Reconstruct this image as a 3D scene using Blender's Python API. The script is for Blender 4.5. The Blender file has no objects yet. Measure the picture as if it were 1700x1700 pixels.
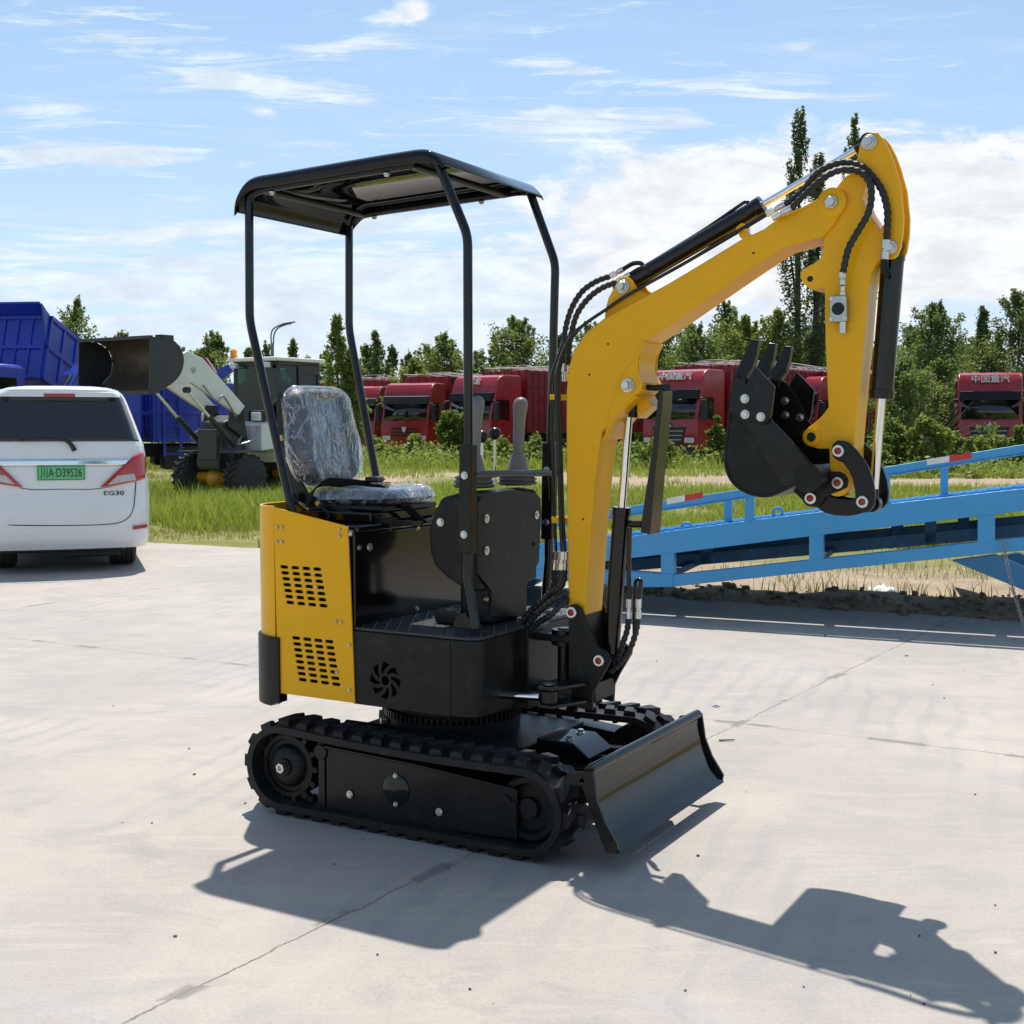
import bpy, bmesh, math, random
import numpy as np
from mathutils import Vector, Matrix
random.seed(7); rng = np.random.default_rng(11)
R = math.radians
sc = bpy.context.scene
COL = sc.collection

# ------------------------------------------------------------------ camera, sky, sun, exposure
F, HOR, YAW, TX, TY, HC = 2129.285, 708.679, .5195, -.2538, 5.1201, 1.5
PITCH = math.atan((HOR-850)/F)
cam = bpy.data.cameras.new('camera'); cam.sensor_width = 36; cam.sensor_fit = 'HORIZONTAL'
cam.lens = F/1700*36; cam.clip_start = .05; cam.clip_end = 5000
co = bpy.data.objects.new('camera', cam); COL.objects.link(co)
co.location = (0, 0, HC); co.rotation_euler = (math.pi/2+PITCH, 0, 0)
sc.camera = co
SUN_EL, SUN_AZ = R(66), R(-3.2)          # azimuth from +Y towards +X
sd = Vector((math.sin(SUN_AZ)*math.cos(SUN_EL), math.cos(SUN_AZ)*math.cos(SUN_EL), math.sin(SUN_EL)))
sl = bpy.data.lights.new('sun', 'SUN'); sl.energy = 5.0; sl.angle = R(.55); sl.color = (1, .95, .87)
so = bpy.data.objects.new('sun', sl); COL.objects.link(so); so.rotation_euler = sd.to_track_quat('Z', 'Y').to_euler()
sc.view_settings.view_transform = 'Standard'; sc.view_settings.look = 'None'
sc.view_settings.exposure = .22; sc.view_settings.gamma = 1; sc.view_settings.use_curve_mapping = False
try:
    sc.cycles.max_bounces = 8; sc.cycles.transparent_max_bounces = 16; sc.cycles.caustics_reflective = False; sc.cycles.caustics_refractive = False
    sc.cycles.use_denoising = True; sc.cycles.sample_clamp_indirect = 6
except Exception: pass

class NT:                                   # tiny node-tree helper
    def __init__(s, nt): s.nt = nt; s.N = nt.nodes; s.L = nt.links
    def n(s, t, **k):
        x = s.N.new(t)
        for a, b in k.items(): setattr(x, a, b)
        return x
    def put(s, sock, v):
        if isinstance(v, bpy.types.NodeSocket): s.L.new(v, sock)
        else:
            if sock.type == 'RGBA' and not hasattr(v, '__len__'): v = (v, v, v)
            if sock.type == 'RGBA' and len(v) == 3: v = (*v, 1)
            sock.default_value = v
    def m(s, op, a, b=0., c=None, clamp=False):
        x = s.n('ShaderNodeMath', operation=op, use_clamp=clamp); s.put(x.inputs[0], a); s.put(x.inputs[1], b)
        if c is not None: s.put(x.inputs[2], c)
        return x.outputs[0]
    def noise(s, vec, scale, detail=4, rough=.55, dist=0, out=0):
        x = s.n('ShaderNodeTexNoise'); s.put(x.inputs['Vector'], vec) if vec is not None else None
        x.inputs['Scale'].default_value = scale; x.inputs['Detail'].default_value = detail
        x.inputs['Roughness'].default_value = rough; x.inputs['Distortion'].default_value = dist
        return x.outputs[out]
    def ss(s, v, a, b):                     # smoothstep a..b
        x = s.n('ShaderNodeMapRange', interpolation_type='SMOOTHSTEP'); s.put(x.inputs[0], v); x.inputs[1].default_value = a; x.inputs[2].default_value = b
        return x.outputs[0]
    def mix(s, f, a, b, t='MIX'):
        x = s.n('ShaderNodeMix', data_type='RGBA', blend_type=t); s.put(x.inputs[0], f); s.put(x.inputs[6], a); s.put(x.inputs[7], b)
        return x.outputs[2]
    def vec(s, a, b, c):
        x = s.n('ShaderNodeCombineXYZ'); s.put(x.inputs[0], a); s.put(x.inputs[1], b); s.put(x.inputs[2], c); return x.outputs[0]
    def mapv(s, v, scale=(1, 1, 1), loc=(0, 0, 0), rot=(0, 0, 0)):
        x = s.n('ShaderNodeMapping'); s.put(x.inputs[0], v); x.inputs[1].default_value = loc; x.inputs[2].default_value = rot; x.inputs[3].default_value = scale
        return x.outputs[0]

world = bpy.data.worlds.new('World'); sc.world = world; world.use_nodes = True
w = NT(world.node_tree); w.N.clear()
sky = w.n('ShaderNodeTexSky', sky_type='NISHITA', sun_disc=False); sky.sun_elevation = SUN_EL; sky.sun_rotation = SUN_AZ
sky.air_density = 1.0; sky.dust_density = .6; sky.ozone_density = 1.6
tc = w.n('ShaderNodeTexCoord'); sep = w.n('ShaderNodeSeparateXYZ'); w.L.new(tc.outputs['Generated'], sep.inputs[0])
dy = w.m('MAXIMUM', sep.outputs[1], .08)
U = w.m('DIVIDE', sep.outputs[0], dy); V = w.m('DIVIDE', sep.outputs[2], dy)       # tangents of bearing and height: a direction on the sky
uv = w.vec(U, w.m('MULTIPLY', V, 2.2), 0)
n1 = w.noise(uv, 12, 9, .64, .45); n2 = w.noise(w.mapv(uv, (4, 17, 1), rot=(0, 0, .10)), 2.1, 9, .68, 1.1); n3 = w.noise(w.mapv(uv, (1, 1, 1), (3, 1, 0)), 26, 6, .6)
def blob(u0, v0, su, sv, tilt=0.):
    a = w.m('MULTIPLY', w.m('SUBTRACT', U, u0), 1/su)
    b = w.m('MULTIPLY', w.m('SUBTRACT', w.m('SUBTRACT', V, v0), w.m('MULTIPLY', w.m('SUBTRACT', U, u0), tilt)), 1/sv)
    return w.m('POWER', 2.718, w.m('MULTIPLY', w.m('ADD', w.m('MULTIPLY', a, a), w.m('MULTIPLY', b, b)), -1.))
def sumb(bl):
    o = None
    for q in bl:
        g = w.m('MULTIPLY', blob(*q[:5]), q[5]); o = g if o is None else w.m('ADD', o, g)
    return o
def pxs(x, y, sx, sy, t=0, k=1.): return ((x-850)/F, (HOR-y)/F, sx/F, sy/F, t, k)
heap = sumb([pxs(1330, 335, 350, 110, .03, .95), pxs(1640, 340, 240, 100, 0, .80), pxs(1040, 345, 210, 85, .1, .70), pxs(1250, 470, 420, 70, 0, .60), pxs(680, 42, 62, 30, .15, .85), pxs(1500, 460, 400, 80, 0, .55),
             pxs(2300, 380, 500, 150, 0, .8), pxs(-900, 300, 600, 120, 0, .7), pxs(445, 196, 34, 14, 0, .62)])
streak = sumb([pxs(130, 262, 260, 26, -.02, 1.), pxs(90, 192, 120, 18, -.02, .75), pxs(400, 140, 160, 26, -.1, .9), pxs(560, 95, 130, 20, .1, .6), pxs(150, 60, 200, 30, 0, .4), pxs(960, 215, 210, 26, .02, .95), pxs(1250, 165, 165, 17, -.06, .85),
               pxs(640, 375, 330, 24, .06, .6), pxs(200, 395, 330, 20, .05, .5), pxs(300, 470, 700, 50, 0, 1.0), pxs(1000, 480, 600, 60, 0, .9), pxs(960, 130, 120, 12, -.1, .5), pxs(640, 175, 110, 14, 0, .5),
               pxs(850, 565, 1500, 40, 0, .65), pxs(850, 640, 1800, 60, 0, .75)])
cd1 = w.ss(w.m('ADD', heap, w.m('MULTIPLY', w.m('SUBTRACT', n1, .5), 2.6)), .30, .90)
cd2 = w.m('MULTIPLY', w.ss(w.m('ADD', streak, w.m('MULTIPLY', w.m('SUBTRACT', n2, .5), 3.6)), .20, .95), .95)
cd3 = w.m('MULTIPLY', w.ss(w.noise(w.mapv(uv, (2.5, 9, 1), (5, 2, 0)), 1.1, 8, .66, .8), .46, .78), .42)
cden = w.m('SUBTRACT', 1., w.m('MULTIPLY', w.m('MULTIPLY', w.m('SUBTRACT', 1., cd1), w.m('SUBTRACT', 1., cd2)), w.m('SUBTRACT', 1., cd3)))
cden = w.m('MULTIPLY', cden, w.ss(V, -.01, .02))
shade = w.m('MULTIPLY_ADD', w.m('ADD', w.m('MULTIPLY', w.ss(n3, .32, .68), .6), w.m('MULTIPLY', w.ss(n1, .40, .62), .6)), 1.9, 7.1)
ccol = w.mix(1., w.mix(w.m('MULTIPLY', cd1, .8), (.86, .95, 1.05), (1.02, 1.02, 1.02)), w.vec(shade, shade, shade), 'MULTIPLY')
hz = w.ss(V, 0., .34)
skyc = w.mix(1., sky.outputs[0], w.mix(hz, (.96, 1.02, 1.40), (1.16, 1.26, 1.24)), 'MULTIPLY')
skyc = w.mix(w.m('SUBTRACT', .42, w.m('MULTIPLY', hz, .30)), skyc, (6.6, 8.0, 9.2))          # thin high veil
bg = w.n('ShaderNodeBackground'); w.L.new(w.mix(w.m('MULTIPLY', cden, .93), skyc, ccol), bg.inputs[0]); bg.inputs[1].default_value = .1
w.L.new(bg.outputs[0], w.n('ShaderNodeOutputWorld').inputs[0])

# ------------------------------------------------------------------ measuring helpers
cP, sP, cY, sY = math.cos(PITCH), math.sin(PITCH), math.cos(YAW), math.sin(YAW)
def _ray(u, v):
    a, b = (u-850)/F, -(v-850)/F
    return Vector((a, cP-b*sP, sP+b*cP))
def _loc(P): x, y = P[0]-TX, P[1]-TY; return Vector((x*cY-y*sY, x*sY+y*cY, P[2]))
_O = Vector((0, 0, HC)); _o = _loc(_O)
def ex(u, v, Y=None, X=None, Z=None):       # a point of the excavator (its own frame: X forward, Y left, Z up) on one of its planes
    e = _loc(_O+_ray(u, v))-_o
    t = (Y-_o[1])/e[1] if Y is not None else (X-_o[0])/e[0] if X is not None else (Z-_o[2])/e[2]
    return _o+e*t
def wp(u, v, y=None, z=None):               # a point of the yard at distance y or height z
    d = _ray(u, v); t = y/d[1] if y is not None else (z-HC)/d[2]
    return _O+d*t

# ------------------------------------------------------------------ mesh helpers
class MB:
    def __init__(s): s.v = []; s.f = []
    def add(s, vs, fs):
        k = len(s.v); s.v += [tuple(p) for p in vs]; s.f += [tuple(i+k for i in f) for f in fs]; return s
    def box(s, c, d, rot=None, taper=1.):
        h = [x/2 for x in d]; vs = []
        for z in (-1, 1):
            for x, y in ((-1, -1), (1, -1), (1, 1), (-1, 1)):
                k = taper if z > 0 else 1
                p = Vector((x*h[0]*k, y*h[1]*k, z*h[2]))
                if rot is not None: p = rot @ p
                vs.append(p+Vector(c))
        return s.add(vs, [(3, 2, 1, 0), (4, 5, 6, 7), (0, 1, 5, 4), (1, 2, 6, 5), (2, 3, 7, 6), (3, 0, 4, 7)])
    def bx(s, x0, x1, y0, y1, z0, z1): return s.box(((x0+x1)/2, (y0+y1)/2, (z0+z1)/2), (x1-x0, y1-y0, z1-z0))
    def prism(s, poly, ext):
        ext = Vector(ext); n = len(poly); a = [Vector(p) for p in poly]
        return s.add(a+[p+ext for p in a], [tuple(range(n)), tuple(range(2*n-1, n-1, -1))]+[(i, i+n, (i+1) % n+n, (i+1) % n) for i in range(n)])
    def loft(s, rings, cap=True, closed=True):
        n = len(rings[0]); vs = [p for r in rings for p in r]; fs = []
        for i in range(len(rings)-1):
            for j in range(n if closed else n-1):
                fs.append((i*n+j, i*n+(j+1) % n, (i+1)*n+(j+1) % n, (i+1)*n+j))
        if cap and closed: fs += [tuple(range(n-1, -1, -1)), tuple(range((len(rings)-1)*n, len(rings)*n))]
        return s.add(vs, fs)
    def cyl(s, a, b, r, r2=None, n=18):
        a, b = Vector(a), Vector(b); return s.loft([ring(a, b-a, r, n), ring(b, b-a, r if r2 is None else r2, n)])
    def tube(s, pts, r, n=9, k=0):
        pts = [Vector(p) for p in pts]
        if k: pts = crom(pts, k)
        rr = r if hasattr(r, '__len__') else [r]*len(pts)
        if len(rr) != len(pts): rr = list(np.interp(np.linspace(0, 1, len(pts)), np.linspace(0, 1, len(rr)), rr))
        t0 = (pts[1]-pts[0]).normalized(); u = t0.orthogonal().normalized(); rings = []
        for i, p in enumerate(pts):
            t = (pts[min(i+1, len(pts)-1)]-pts[max(i-1, 0)]).normalized()
            u = (u-t*u.dot(t)).normalized(); q = t.cross(u)
            rings.append([p+(u*math.cos(2*math.pi*j/n)+q*math.sin(2*math.pi*j/n))*rr[i] for j in range(n)])
        return s.loft(rings)
    def lathe(s, a, d, prof, n=24):         # prof: (distance along d, radius)
        a, d = Vector(a), Vector(d).normalized(); return s.loft([ring(a+d*x, d, max(r, 1e-4), n) for x, r in prof])
    def ball(s, c, r, n=12, m=8):
        r = r if hasattr(r, '__len__') else (r, r, r); c = Vector(c)
        rings = []
        for i in range(1, m):
            t = math.pi*i/m
            rings.append([c+Vector((r[0]*math.sin(t)*math.cos(2*math.pi*j/n), r[1]*math.sin(t)*math.sin(2*math.pi*j/n), -r[2]*math.cos(t))) for j in range(n)])
        return s.loft(rings)
    def hexn(s, a, d, r, h, n=6): return s.cyl(a, Vector(a)+Vector(d).normalized()*h, r, n=n)
    def build(s, name, mat, parent=None, bevel=0, smooth=38, solid=0, sub=0, seg=2):
        me = bpy.data.meshes.new(name); bm = bmesh.new()
        vs = [bm.verts.new(p) for p in s.v]
        for f in s.f:
            try: bm.faces.new([vs[i] for i in f])
            except ValueError: pass
        bmesh.ops.recalc_face_normals(bm, faces=bm.faces)
        a = R(smooth)
        for f in bm.faces: f.smooth = True
        for e in bm.edges:
            if len(e.link_faces) == 2 and e.calc_face_angle(0) > a: e.smooth = False
        bm.to_mesh(me); bm.free(); me.materials.append(mat)
        o = bpy.data.objects.new(name, me); COL.objects.link(o)
        if parent is not None: o.parent = parent
        if solid:
            q = o.modifiers.new('solid', 'SOLIDIFY'); q.thickness = solid; q.offset = 0
        if bevel:
            q = o.modifiers.new('bevel', 'BEVEL'); q.width = bevel; q.segments = seg; q.limit_method = 'ANGLE'; q.angle_limit = R(40); q.harden_normals = True
        if sub:
            q = o.modifiers.new('sub', 'SUBSURF'); q.levels = sub; q.render_levels = sub
        return o
def ring(c, d, r, n):
    d = Vector(d).normalized(); u = d.orthogonal().normalized(); q = d.cross(u)
    return [Vector(c)+(u*math.cos(2*math.pi*j/n)+q*math.sin(2*math.pi*j/n))*r for j in range(n)]
def crom(p, k):
    out = []
    for i in range(len(p)-1):
        a, b, c, d = p[max(i-1, 0)], p[i], p[i+1], p[min(i+2, len(p)-1)]
        for j in range(k):
            t = j/k
            out.append(.5*(2*b+(c-a)*t+(2*a-5*b+4*c-d)*t*t+(3*b-a-3*c+d)*t**3))
    return out+[p[-1]]
def plate(name, mat, parent, outer, holes, thick, M, bevel=0):      # flat plate with real holes; outlines in 2-D, M places it
    cu = bpy.data.curves.new(name, 'CURVE'); cu.dimensions = '2D'; cu.fill_mode = 'BOTH'; cu.extrude = thick/2
    for poly in [outer]+holes:
        sp = cu.splines.new('POLY'); sp.points.add(len(poly)-1); sp.use_cyclic_u = True
        for q, p in zip(sp.points, poly): q.co = (p[0], p[1], 0, 1)
    t = bpy.data.objects.new('t', cu); COL.objects.link(t)
    me = bpy.data.meshes.new_from_object(t.evaluated_get(bpy.context.evaluated_depsgraph_get()))
    bpy.data.objects.remove(t); bpy.data.curves.remove(cu)
    me.name = name; me.transform(M); me.materials.clear(); me.materials.append(mat)
    o = bpy.data.objects.new(name, me); COL.objects.link(o); o.parent = parent
    if bevel: pass
    return o
def text(name, body, size, M, mat, parent, thick=.002, sx=1.):
    cu = bpy.data.curves.new(name, 'FONT'); cu.body = body; cu.size = size; cu.extrude = thick; cu.align_x = 'CENTER'; cu.align_y = 'CENTER'
    t = bpy.data.objects.new('t', cu); COL.objects.link(t)
    me = bpy.data.meshes.new_from_object(t.evaluated_get(bpy.context.evaluated_depsgraph_get()))
    bpy.data.objects.remove(t); bpy.data.curves.remove(cu)
    me.transform(M @ Matrix.Diagonal((sx, 1, 1, 1))); me.materials.clear(); me.materials.append(mat)
    o = bpy.data.objects.new(name, me); COL.objects.link(o); o.parent = parent; return o
def tag(o, label=None, cat=None, group=None, kind=None):
    for k, v in (('label', label), ('category', cat), ('group', group), ('kind', kind)):
        if v: o[k] = v
    return o
def empty(name, loc, rz, label, cat, group=None):
    o = bpy.data.objects.new(name, None); COL.objects.link(o); o.location = loc; o.rotation_euler = (0, 0, rz); o.empty_display_size = .2
    return tag(o, label, cat, group)
def inst(o, parent, M=None):                # another object on the same mesh
    c = o.copy(); COL.objects.link(c); c.parent = parent
    if M is not None: c.matrix_local = M
    return c
def frame(o, x, y, z): return Matrix(((x[0], y[0], z[0], o[0]), (x[1], y[1], z[1], o[1]), (x[2], y[2], z[2], o[2]), (0, 0, 0, 1)))

# ------------------------------------------------------------------ materials
def mat(name, col, rough=.5, metal=0., var=.12, vs=6., bump=0., bs=60., coat=0., rv=.1, dust=0., spec=.5):
    m = bpy.data.materials.new(name); m.use_nodes = True; t = NT(m.node_tree); t.N.clear()
    p = t.n('ShaderNodeBsdfPrincipled'); t.L.new(p.outputs[0], t.n('ShaderNodeOutputMaterial').inputs[0])
    c = t.n('ShaderNodeTexCoord').outputs['Object']
    nz = t.noise(c, vs, 6, .6); nf = t.noise(c, vs*9, 4, .6)
    k = t.m('ADD', t.m('MULTIPLY', nz, .7), t.m('MULTIPLY', nf, .3))
    base = t.mix(t.ss(k, .3, .7), tuple(x*(1-var) for x in col), tuple(min(1, x*(1+var)) for x in col))
    if dust: base = t.mix(t.m('MULTIPLY', t.ss(t.noise(c, vs*2.3, 7, .68), .5, .78), dust), base, (.36, .31, .25))
    t.L.new(base, p.inputs['Base Color']); p.inputs['Metallic'].default_value = metal
    t.put(p.inputs['Roughness'], t.m('ADD', t.m('MULTIPLY', t.m('SUBTRACT', k, .5), rv*4), rough, clamp=True))
    p.inputs['Coat Weight'].default_value = coat; p.inputs['Coat Roughness'].default_value = .06; p.inputs['Specular IOR Level'].default_value = spec
    if bump:
        b = t.n('ShaderNodeBump'); b.inputs['Strength'].default_value = bump; b.inputs['Distance'].default_value = .003
        t.L.new(t.noise(c, bs, 4), b.inputs['Height']); t.L.new(b.outputs[0], p.inputs['Normal'])
    return m
YEL = mat('yellow_paint', (.86, .425, .001), .30, var=.04, coat=.12, spec=.22, bump=.03, bs=18, rv=.03, dust=.02)
BLK = mat('black_paint', (.006, .006, .0065), .3, var=.2, coat=.08, spec=.28, bump=.05, bs=25, rv=.06, dust=.05)
BLKG = mat('gloss_black_paint', (.004, .004, .0045), .12, var=.2, coat=.12, spec=.4, bump=.02, bs=12, rv=.03)
BLKS = mat('satin_black_powder', (.008, .0085, .0085), .42, var=.2, spec=.24, bump=.06, bs=160, rv=.06, dust=.06)
RUB = mat('track_rubber', (.011, .011, .012), .55, var=.25, spec=.3, bump=.3, bs=90, dust=.07)
CHR = mat('chrome_rod', (.82, .83, .85), .07, 1., var=.03, rv=.01)
ZNC = mat('zinc_plated_steel', (.62, .62, .60), .3, 1., var=.15, vs=40)
BRS = mat('yellow_zinc', (.60, .47, .27), .32, 1., var=.15, vs=40)
HOS = mat('hose_rubber', (.013, .013, .014), .5, var=.2, bump=.5, bs=220)
REDP = mat('red_plastic', (.35, .03, .015), .5)
GRYP = mat('grey_plastic', (.17, .168, .165), .5, var=.1, bump=.05, bs=120)
VIN = mat('seat_vinyl', (.050, .052, .062), .5, var=.15, bump=.1, bs=90)
WEB = mat('belt_webbing', (.012, .012, .013), .75, bump=.3, bs=300)
MATF = mat('floor_mat_rubber', (.020, .021, .024), .42, var=.15, bump=.06, bs=70, dust=.12)
DARK = mat('inner_shadow_steel', (.010, .010, .010), .7)  # near-black that stands for the shadow inside holes and recesses
BLDM = mat('polished_black_paint', (.0035, .0035, .004), .04, var=.1, coat=.0, spec=.36, rv=.015)
ALU = mat('alloy_block', (.50, .50, .49), .42, 1., var=.1)
# ------------------------------------------------------------------ the mini excavator (own frame: X forward, Y left, Z up)
EX = empty('mini_excavator', (TX, TY, 0), -YAW, 'yellow and black mini excavator on rubber tracks with open canopy and raised bucket', 'excavator')
def SIDE(Y): return frame((0, Y, 0), (1, 0, 0), (0, 0, 1), (0, -1, 0))
def xz(pl, Y): return [(p.x, p.z) for p in (ex(u, v, Y=Y) for u, v in pl)]
def side_prism(pl, Y0, th, name, m, parent, bevel=.003, mb=None, **k):    # outline measured on plane Y0, th metres thick
    a = MB() if mb is None else mb
    a.prism([ex(u, v, Y=Y0) for u, v in pl], (0, th, 0))
    return a.build(name, m, parent, bevel=bevel, **k) if mb is None else None
def bolt(parent, p, d, r=.009, m=None, h=.007, name='bolt'):
    p, d = Vector(p), Vector(d).normalized(); b = MB()
    b.cyl(p-d*.004, p+d*.0015, r*1.35, n=18); b.hexn(p+d*.001, d, r, h)
    return b.build(name, m or ZNC, parent, bevel=.0008, seg=1)
def pinhead(parent, p, d, r=.020, m=None, h=.02):
    p, d = Vector(p), Vector(d).normalized(); b = MB(); b.hexn(p-d*.01, d, r, h+.004)
    b.cyl(p+d*(h-.007), p+d*(h+.009), r*.72, r*.66, n=18); b.cyl(p-d*.01, p+d*.003, r*1.2, n=20)
    return b.build('pin_nut', m or ZNC, parent, bevel=.0015, seg=2)
def pincap(parent, p, d, r=.021):
    p, d = Vector(p), Vector(d).normalized()
    o = MB().lathe(p, d, [(-.01, r), (.008, r), (.010, r*.9), (.010, r*.6), (.004, r*.58), (.004, 0)]).build('pin', ZNC, parent)
    q = MB().lathe(p, d, [(.0, r*.56), (.006, r*.56), (.009, r*.3), (.009, 0)], 12).build('grease_cap', REDP, parent)
    return o

# --- tracks
C1, R1, C2, R2 = (-.432, .186), .164, (.638, .176), .154
def belt_path():
    dx, dz = C2[0]-C1[0], C2[1]-C1[1]; L = math.hypot(dx, dz); th = math.atan2(dz, dx); al = math.acos((R1-R2)/L)
    pts = []
    a0, a1 = th+al, th+2*math.pi-al                     # rear arc, counter-clockwise from the top
    for i in range(25): a = a0+(a1-a0)*i/24; pts.append((C1[0]+R1*math.cos(a), C1[1]+R1*math.sin(a)))
    for i in range(25): a = -al+th+(2*al)*i/24; pts.append((C2[0]+R2*math.cos(a), C2[1]+R2*math.sin(a)))
    return pts
BP = belt_path(); _n = len(BP)
dense = []
for i in range(_n):
    a, b = BP[i], BP[(i+1) % _n]; L = math.hypot(b[0]-a[0], b[1]-a[1]); k = max(1, int(L/.012)); top = a[1] > .3 and b[1] > .3 and L > .5
    for j in range(k):
        t = j/k; sag = -.012*math.sin(math.pi*t) if top else 0
        dense.append((a[0]+(b[0]-a[0])*t, a[1]+(b[1]-a[1])*t+sag))
D = np.array(dense); nD = len(D)
seglen = np.hypot(*(np.roll(D, -1, 0)-D).T); cum = np.concatenate([[0], np.cumsum(seglen)]); PER = cum[-1]
tan = np.roll(D, -1, 0)-np.roll(D, 1, 0); tan /= np.hypot(*tan.T)[:, None]; nor = np.stack([tan[:, 1], -tan[:, 0]], 1)   # outward for ccw
def onb(s, h):
    s = s % PER; i = min(int(np.searchsorted(cum, s, 'right'))-1, nD-1); t = (s-cum[i])/seglen[i]; j = (i+1) % nD
    p = D[i]*(1-t)+D[j]*t; n = nor[i]*(1-t)+nor[j]*t
    return p+n*h
def make_track(Yc, side):
    b = MB(); W = .09
    rings = []
    for i in range(nD):
        o = D[i]; q = D[i]-nor[i]*.026; q2 = D[i]-nor[i]*.032
        rings.append([(o[0], Yc-W, o[1]), (o[0], Yc+W, o[1]), (q[0], Yc+W, q[1]), (q2[0], Yc+.022, q2[1]), (q2[0], Yc-.022, q2[1]), (q[0], Yc-W, q[1])])
    b.loft(rings+[rings[0]], cap=False)
    N = 36
    for k in range(N):
        for hf in (-1, 1):
            s0 = (k+(.5 if hf > 0 else 0))*PER/N; V_ = []
            for h, g in ((-.002, .0265), (.022, .0195)):
                for yy, sh, gg in ((hf*.002, .020, .75), (hf*.040, .004, 1.), (hf*.079, -.010, 1.05)):
                    y2 = yy if h < 0 else yy*.97+hf*.002
                    p, q = onb(s0+sh-g*gg, h), onb(s0+sh+g*gg, h)
                    V_ += [(p[0], Yc+y2, p[1]), (q[0], Yc+y2, q[1])]
            b.add(V_, [(0, 1, 3, 2), (2, 3, 5, 4), (6, 8, 9, 7), (8, 10, 11, 9), (0, 2, 8, 6), (2, 4, 10, 8), (1, 7, 9, 3), (3, 9, 11, 5), (0, 6, 7, 1), (4, 5, 11, 10)])
            if k % 1 == 0 and hf < 0:                     # inner guide lugs
                p0, p1 = onb(s0-.012, -.026), onb(s0+.012, -.026); q0, q1 = onb(s0-.008, -.052), onb(s0+.008, -.052)
                b.add([(p0[0], Yc-.02, p0[1]), (p1[0], Yc-.02, p1[1]), (p1[0], Yc+.02, p1[1]), (p0[0], Yc+.02, p0[1]), (q0[0], Yc-.014, q0[1]), (q1[0], Yc-.014, q1[1]), (q1[0], Yc+.014, q1[1]), (q0[0], Yc+.014, q0[1])],
                      [(0, 1, 5, 4), (1, 2, 6, 5), (2, 3, 7, 6), (3, 0, 4, 7), (4, 5, 6, 7)])
    tr = b.build('track', RUB, EX, smooth=30)
    f = side; Yo = Yc+f*.062                              # outer face of the wheels
    d = (0, f, 0)
    pr = [(-.10, .12), (-.012, .128), (0, .122), (0, .105), (-.012, .10), (-.012, .085), (.004, .078), (.014, .066), (.016, .03), (.016, 0)]
    sp = MB().lathe((C1[0], Yo-f*.02, C1[1]), d, pr, 36)
    for k in range(14):
        a = 2*math.pi*k/14; ca, sa = math.cos(a), math.sin(a)
        sp.box((C1[0]+ca*.131, Yo-f*.035, C1[1]+sa*.131), (.026, .03, .02), Matrix.Rotation(-a, 3, 'Y'))
    s = sp.build('sprocket', BLKS, tr)
    h = MB().cyl((C1[0], Yo-f*.02, C1[1]), (C1[0], Yo+f*.006, C1[1]), .034); h.build('hub', BLKS, s, bevel=.003)
    n = MB().lathe((C1[0], Yo, C1[1]), d, [(0, .020), (.026, .020), (.026, .011), (.016, .010), (.016, 0)], 6).build('castle_nut', ZNC, s)
    MB().lathe((C2[0], Yo-f*.02, C2[1]), d, [(-.10, .115), (-.01, .118), (0, .11), (0, .09), (-.02, .08), (-.02, .04), (.0, .036), (.0, 0)], 32).build('idler', BLKS, tr)
    fr = MB(); Yf = Yc+f*.052                              # the side frame between the runs
    outl = [(-.235, .288), (.18, .272), (.60, .238), (.60, .062), (.30, .050), (-.235, .048)]
    fr.prism([(x, Yf, z) for x, z in outl], (0, -f*.10, 0))
    fr.prism([(x, Yf+f*.012, z) for x, z in [(-.235, .296), (.18, .280), (.60, .246), (.60, .235), (.18, .268), (-.235, .284)]], (0, -f*.12, 0))
    sf = fr.build('side_frame', BLK, tr, bevel=.004)
    fr = MB(); fr.cyl((.555, Yf+f*.010, .195), (.555, Yf-f*.02, .195), .022); fr.bx(.557, .60, min(Yf, Yf+f*.011), max(Yf, Yf+f*.011), .09, .20); fr.build('tensioner', BLK, tr, bevel=.003)
    fr = MB(); fr.bx(-.275, -.243, min(Yf, Yf-f*.1)+.002, max(Yf, Yf-f*.1)-.002, .05, .30); fr.cyl((-.258, Yf+f*.008, .265), (-.258, Yf-f*.08, .265), .030)
    fr.build('bracket', BLK, tr, bevel=.003)
    MB().lathe((.09, Yf, .168), d, [(0, .058), (.004, .058), (.006, .055), (.006, 0)], 40).build('cover_disc', BLKG, tr)
    for x in (-.12, .10, .28):
        MB().lathe((x, Yf-f*.012, .07), d, [(-.06, .035), (-.02, .035), (-.01, .048), (.006, .048), (.010, .04), (.010, 0)], 28).build('track_roller', BLKS, tr)
    for x, z, r in ((-.12, .122, .011), (.28, .115, .011), (.09, .222, .007), (.09, .115, .007)): bolt(tr, (x, Yf+f*.006, z), d, r)
    return tr
make_track(-.45, -1); make_track(.45, 1)

# --- undercarriage, blade
u = MB()
u.bx(-.34, .40, -.35, .35, .20, .285); u.bx(-.30, .46, -.30, .30, .285, .305); u.bx(.40, .60, -.24, .24, .16, .25)
u.bx(-.12, .12, -.40, .40, .13, .22)
u.prism([(-.3, -.32, .305), (.42, -.32, .305), (.50, -.30, .30), (.50, -.27, .30), (.42, -.29, .325), (-.3, -.29, .325)], (0, 0, .022))
u.build('undercarriage_frame', BLKS, EX, bevel=.006)
sr = MB().lathe((.02, 0, .30), (0, 0, 1), [(0, .27), (.06, .27), (.065, .245), (.09, .245), (.09, .26), (.145, .26), (.145, 0)], 64)
for k in range(72):
    a = 2*math.pi*k/72; sr.box((.02+.272*math.cos(a), .272*math.sin(a), .372), (.012, .010, .03), Matrix.Rotation(a, 3, 'Z'))
sr.build('slew_ring', BLKS, EX)
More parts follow.
